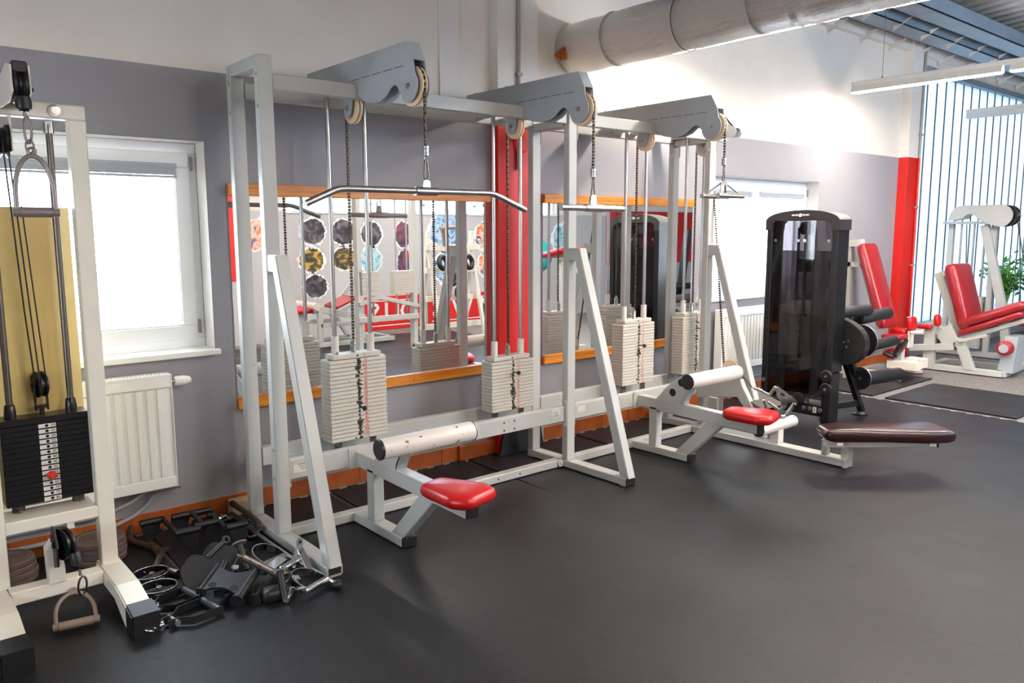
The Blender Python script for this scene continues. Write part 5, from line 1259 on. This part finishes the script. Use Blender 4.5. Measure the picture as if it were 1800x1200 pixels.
# ------------------------------------------------------------------ far side of the hall, seen in the mirrors
YW = YB+.004
MB().box(3.55, 4.02, YB, YB+.008, .85, 2.0, 0).build('trim_7', m_redwall)['kind'] = 'structure'
MB().box(11.1, 13.75, YB, YB+.008, .85, 1.87, 0).build('trim_8', m_redwall)['kind'] = 'structure'
def sticker(i, x, z, w, h, cols, label):
    random.seed(40+i); t = thing('wall_sticker', label, 'wall sticker', (x, YW, z)); n = 40
    def ring(s, jag):
        return [(x-w/2*s*cos(2*pi*k/n)*(1+random.uniform(-jag, jag)), z+h/2*s*sin(2*pi*k/n)*(1+random.uniform(-jag, jag))) for k in range(n)]
    MB().prism(ring(1.08, .12), 'y', YW-.003, YW-.001).build('torn_edge', m_whitetxt, t)
    nm = N('sticker_print'); nm.set(Roughness=.5); g = nm.n('ShaderNodeNewGeometry'); nz = nm.n('ShaderNodeTexNoise', i={'Scale': 7., 'Detail': 6., 'Distortion': 1.2}); nm.l(g.outputs['Position'], nz.inputs['Vector'])
    cr = nm.n('ShaderNodeValToRGB'); e = cr.color_ramp.elements; e[0].position = .38; e[0].color = cols[0]; e[1].position = .62; e[1].color = cols[2]; m_ = e.new(.5); m_.color = cols[1]
    nm.l(nz.outputs['Fac'], cr.inputs[0]); nm.l(cr.outputs[0], nm.b.inputs['Base Color'])
    MB().prism(ring(.92, .08), 'y', YW-.001, YW+.002).build('print', nm.m, t)
DK = (rgb(22, 22, 26), rgb(62, 56, 66), rgb(110, 104, 112)); OR = (rgb(90, 70, 130), rgb(236, 206, 180), rgb(214, 110, 60)); GD = (rgb(30, 40, 44), rgb(70, 60, 40), rgb(190, 150, 60)); BL = (rgb(60, 90, 130), rgb(190, 214, 236), rgb(90, 130, 180)); PU = (rgb(50, 40, 56), rgb(90, 60, 90), rgb(150, 60, 70)); TE = (rgb(90, 170, 190), rgb(200, 220, 230), rgb(150, 190, 200))
STK = [(4.31, 1.46, .52, .42, OR, 'peach and purple torn edge sticker, first on the opposite wall'), (5.11, 1.50, .40, .38, DK, 'dark grey torn edge sticker in the upper row, second from the red strip'), (5.59, 1.49, .42, .38, DK, 'dark torn edge sticker in the upper row, third from the red strip'), (6.05, 1.46, .36, .38, DK, 'dark torn edge sticker in the upper row, fourth from the red strip'),
       (5.08, 1.10, .40, .36, GD, 'green gold torn edge sticker, left in the middle row'), (5.59, 1.11, .40, .34, GD, 'amber and green torn edge sticker in the middle row'), (5.13, .73, .38, .34, DK, 'dark brown torn edge sticker alone in the bottom row'), (6.03, 1.08, .36, .40, TE, 'teal and skin toned torn edge sticker in the middle row'),
       (6.60, 1.45, .30, .42, PU, 'purple torn edge sticker in the upper row above the red one'), (6.62, 1.00, .28, .48, PU, 'dark red glowing torn edge sticker below the purple one'), (7.40, 1.50, .66, .60, BL, 'large icy blue torn edge sticker'), (7.40, .92, .52, .50, BL, 'smaller blue torn edge sticker under the large icy one'), (8.15, 1.42, .34, .46, OR, 'pink and lilac torn edge sticker in the upper row'), (8.20, .95, .34, .44, OR, 'yellow pink torn edge sticker in the lower row'), (9.98, 1.35, .56, .56, TE, 'turquoise torn edge sticker nearest the red panel'), (10.1, .65, .52, .52, BL, 'pale blue torn edge sticker below the turquoise one')]
for i, a_ in enumerate(STK): sticker(i, *a_)
def red_board(x0, x1, z0, z1, letters, label):
    t = thing('red_board', label, 'sign board', ((x0+x1)/2, YB, z0))
    MB().box(x0, x1, YB+.003, YB+.02, z0, z1, .003).build('board', m_redwall, t)
    b = MB().box(x0+.06, x1-.06, YB+.02, YB+.022, z1-.075, z1-.06, 0).box(x0+.06, x1-.06, YB+.02, YB+.022, z0+.06, z0+.075, 0); b.build('white_line', m_whitetxt, t)
    n = len(letters); tx = MB()
    for k, ch in enumerate(letters): tx.text(ch, .40, face_py(x1-.2-(x1-x0-.36)*k/max(1, n-1), YB+.022, (z0+z1)/2))
    tx.build('lettering', m_whitetxt, t)
red_board(5.90, 6.86, .02, .53, 'OUS', 'red board with white letters leaning behind the opposite cable frame, shorter one')
red_board(7.03, 8.40, .02, .50, 'MWS', 'red board with white letters on the opposite wall, longer one')
# leg press
LP = thing('leg_press', 'white plate loaded leg press with red pad by the opposite wall', 'gym machine', (5.1, -5.5, 0))
for y in (-5.25, -5.75):
    MB().box(4.62, 5.75, y-.03, y+.03, .02, .08, .004).box(4.62, 4.68, y-.03, y+.03, .08, .52, .004).bar((4.65, y, .30), (5.15, y, .30), .06, .05).bar((5.15, y, .32), (5.32, y, .06), .06, .05).build('side_frame', m_paint, LP)
    MB().bar((4.62, y, .52), (5.3, y, .36), .05, .08).bar((4.80, y, .42), (5.20, y, .58), .04, .05).bar((5.20, y, .58), (5.45, y, .84), .04, .05).build('lever', m_paint, LP)
MB().bar((4.62, -5.75, .5), (4.62, -5.25, .5), .06, .06, (0, 0, 1)).bar((5.7, -5.75, .05), (5.7, -5.25, .05), .06, .06, (0, 0, 1)).bar((5.45, -5.75, .84), (5.45, -5.25, .84), .05, .05).build('cross_bar', m_paint, LP)
MB().cyl((4.60, -5.8, .55), (4.60, -5.2, .55), .05, 16).build('roller', m_roll, LP)
b = MB(); cushion(b, round_poly([(4.2, -5.7), (4.62, -5.7), (4.62, -5.3), (4.2, -5.3)], .04), .46, .52, .02); b.build('seat', m_red, LP)
MB().box(4.25, 4.55, -5.6, -5.4, .0, .46, .01).build('seat_base', m_sill, LP)
MB().bar((5.25, -5.5, .62), (4.95, -5.5, .50), .4, .05, (0, 0, 1)).build('foot_plate', m_redpad, LP)
# rack with handles
RK = thing('dumbbell_rack', 'cream slanted rack with black weights by the opposite wall', 'rack', (6.7, -5.2, 0))
for x in (6.38, 7.15): MB().bar((x, -5.5, 0), (x, -5.3, 1.5), .06, .06, (0, 1, 0)).bar((x, -5.0, 0), (x, -5.3, 1.2), .05, .05, (0, 1, 0)).build('upright', m_cream, RK)
for z in (1.27, .95, .55, .15): MB().bar((6.3, -5.25, z), (7.25, -5.25, z), .06, .08).build('rail', m_cream, RK)
MB().cyl((6.6, -5.2, 1.30), (6.5, -5.1, 1.52), .03, 10).cyl((6.45, -5.1, 1.54), (6.78, -5.1, 1.56), .028, 12).build('handle', m_brgrip, RK)
for k in range(4):
    t = MB().ring((6.46+.15*k, -5.06, 1.06-.22*(k % 3)), (.3, 1, .2), .085, .035, 20, 10).build('kettle_ring', m_rub); tag(t, 'black ring weight hung on the cream rack, place %s from the slanted end' % ('first', 'second', 'third', 'fourth')[k], 'ring weight')
t = thing('crossover_station', 'white cable frame standing free in front of the red boards', 'gym machine', (5.2, -4.5, 0))
for x in (4.80, 5.60): MB().box(x, x+.06, -4.6, -4.5, 0, 2.1, .004).build('post', m_paint, t)
MB().bar((4.8, -4.55, 2.1), (5.66, -4.55, 2.1), .06, .08).build('top_beam', m_paint, t)
MB().bar((4.8, -4.5, .62), (5.1, -4.5, .69), .06, .05).bar((5.1, -4.5, .69), (5.66, -4.5, .55), .06, .05).bar((4.8, -4.5, .42), (5.66, -4.5, .42), .05, .07).build('cross_rail', m_paint, t)
MB().bar((4.83, -4.55, .03), (4.83, -4.0, .03), .06, .05).bar((5.63, -4.55, .03), (5.63, -4.0, .03), .06, .05).build('foot_beam', m_paint, t)
pm = MB().box(-.14, .14, -.06, .06, 0, .022, .002).mesh('weight_plate', m_plate)
for i in range(12):
    for xx in (4.96, 5.46):
        o = bpy.data.objects.new('weight_plate', pm); COL.objects.link(o); o.parent = t; o.location = V((xx, -4.56, .72+i*.024))-V(t.location)
for xx in (4.88, 5.04, 5.38, 5.54): MB().cyl((xx, -4.56, .42), (xx, -4.56, 2.08), .011, 8).build('guide_rod', m_steel, t)
t = thing('incline_bench', 'black and red padded incline bench on a dark frame opposite the mirrors', 'bench', (6.7, -3.9, 0))
slab(MB(), (-4.1, .75), (-3.3, .35), 6.55, 6.75, .08, .03).build('pad', m_bpaint, t); MB().bar((6.65, -4.0, .0), (6.65, -4.0, .7), .06, .06, (0, 1, 0)).bar((6.65, -3.4, .0), (6.65, -3.4, .34), .06, .06, (0, 1, 0)).bar((6.65, -4.1, .03), (6.65, -3.2, .03), .06, .05).build('frame', m_bpaint, t)
roller((6.5, -4.15, .80), (6.8, -4.15, .80), .045, t, m_red)
t = thing('preacher_bench', 'white preacher bench with domed red pad opposite the right mirror', 'bench', (6.9, -3.05, 0))
slab(MB(), (-3.2, 1.16), (-2.8, 1.24), 6.62, 7.0, .07, .03).build('pad', m_red, t); MB().bar((6.8, -3.0, .0), (6.8, -3.0, 1.15), .08, .08, (0, 1, 0)).bar((6.4, -3.0, .03), (7.2, -3.0, .03), .08, .06).bar((6.8, -3.3, .03), (6.8, -2.6, .03), .06, .05).build('frame', m_paint, t)
MB().sphere((8.3, -5.2, 1.115), .28, 24).build('gym_ball', m_teal); o = bpy.data.objects['gym_ball']; tag(o, 'teal gym ball on a stand on the far side of the hall', 'gym ball')
t = thing('ball_stand', 'dark stand carrying the teal gym ball', 'stand', (8.3, -5.2, 0)); MB().cyl((8.3, -5.2, 0), (8.3, -5.2, .83), .05, 12).lathe((8.3, -5.2, 0), (0, 0, 1), [(0, .25), (.03, .25), (.04, .06), (.04, 0)], 24).build('column', m_bpaint, t)
t = thing('standing_machine', 'dark blue upright machine with white side shell before the red panel', 'gym machine', (11.2, -4.6, 0))
MB().bar((11.1, -4.6, .0), (11.35, -4.6, 1.5), .10, .10, (0, 1, 0)).bar((10.7, -4.6, .04), (11.8, -4.6, .04), .1, .08).build('frame', m_bpaint, t)
b = MB(); cushion(b, round_poly([(10.7, -4.8), (11.3, -4.8), (11.3, -4.4), (10.7, -4.4)], .05), .5, .6, .03); b.build('seat', m_bpaint, t); MB().box(10.6, 11.0, -4.75, -4.70, .1, .75, .02).build('side_shell', m_sill, t)
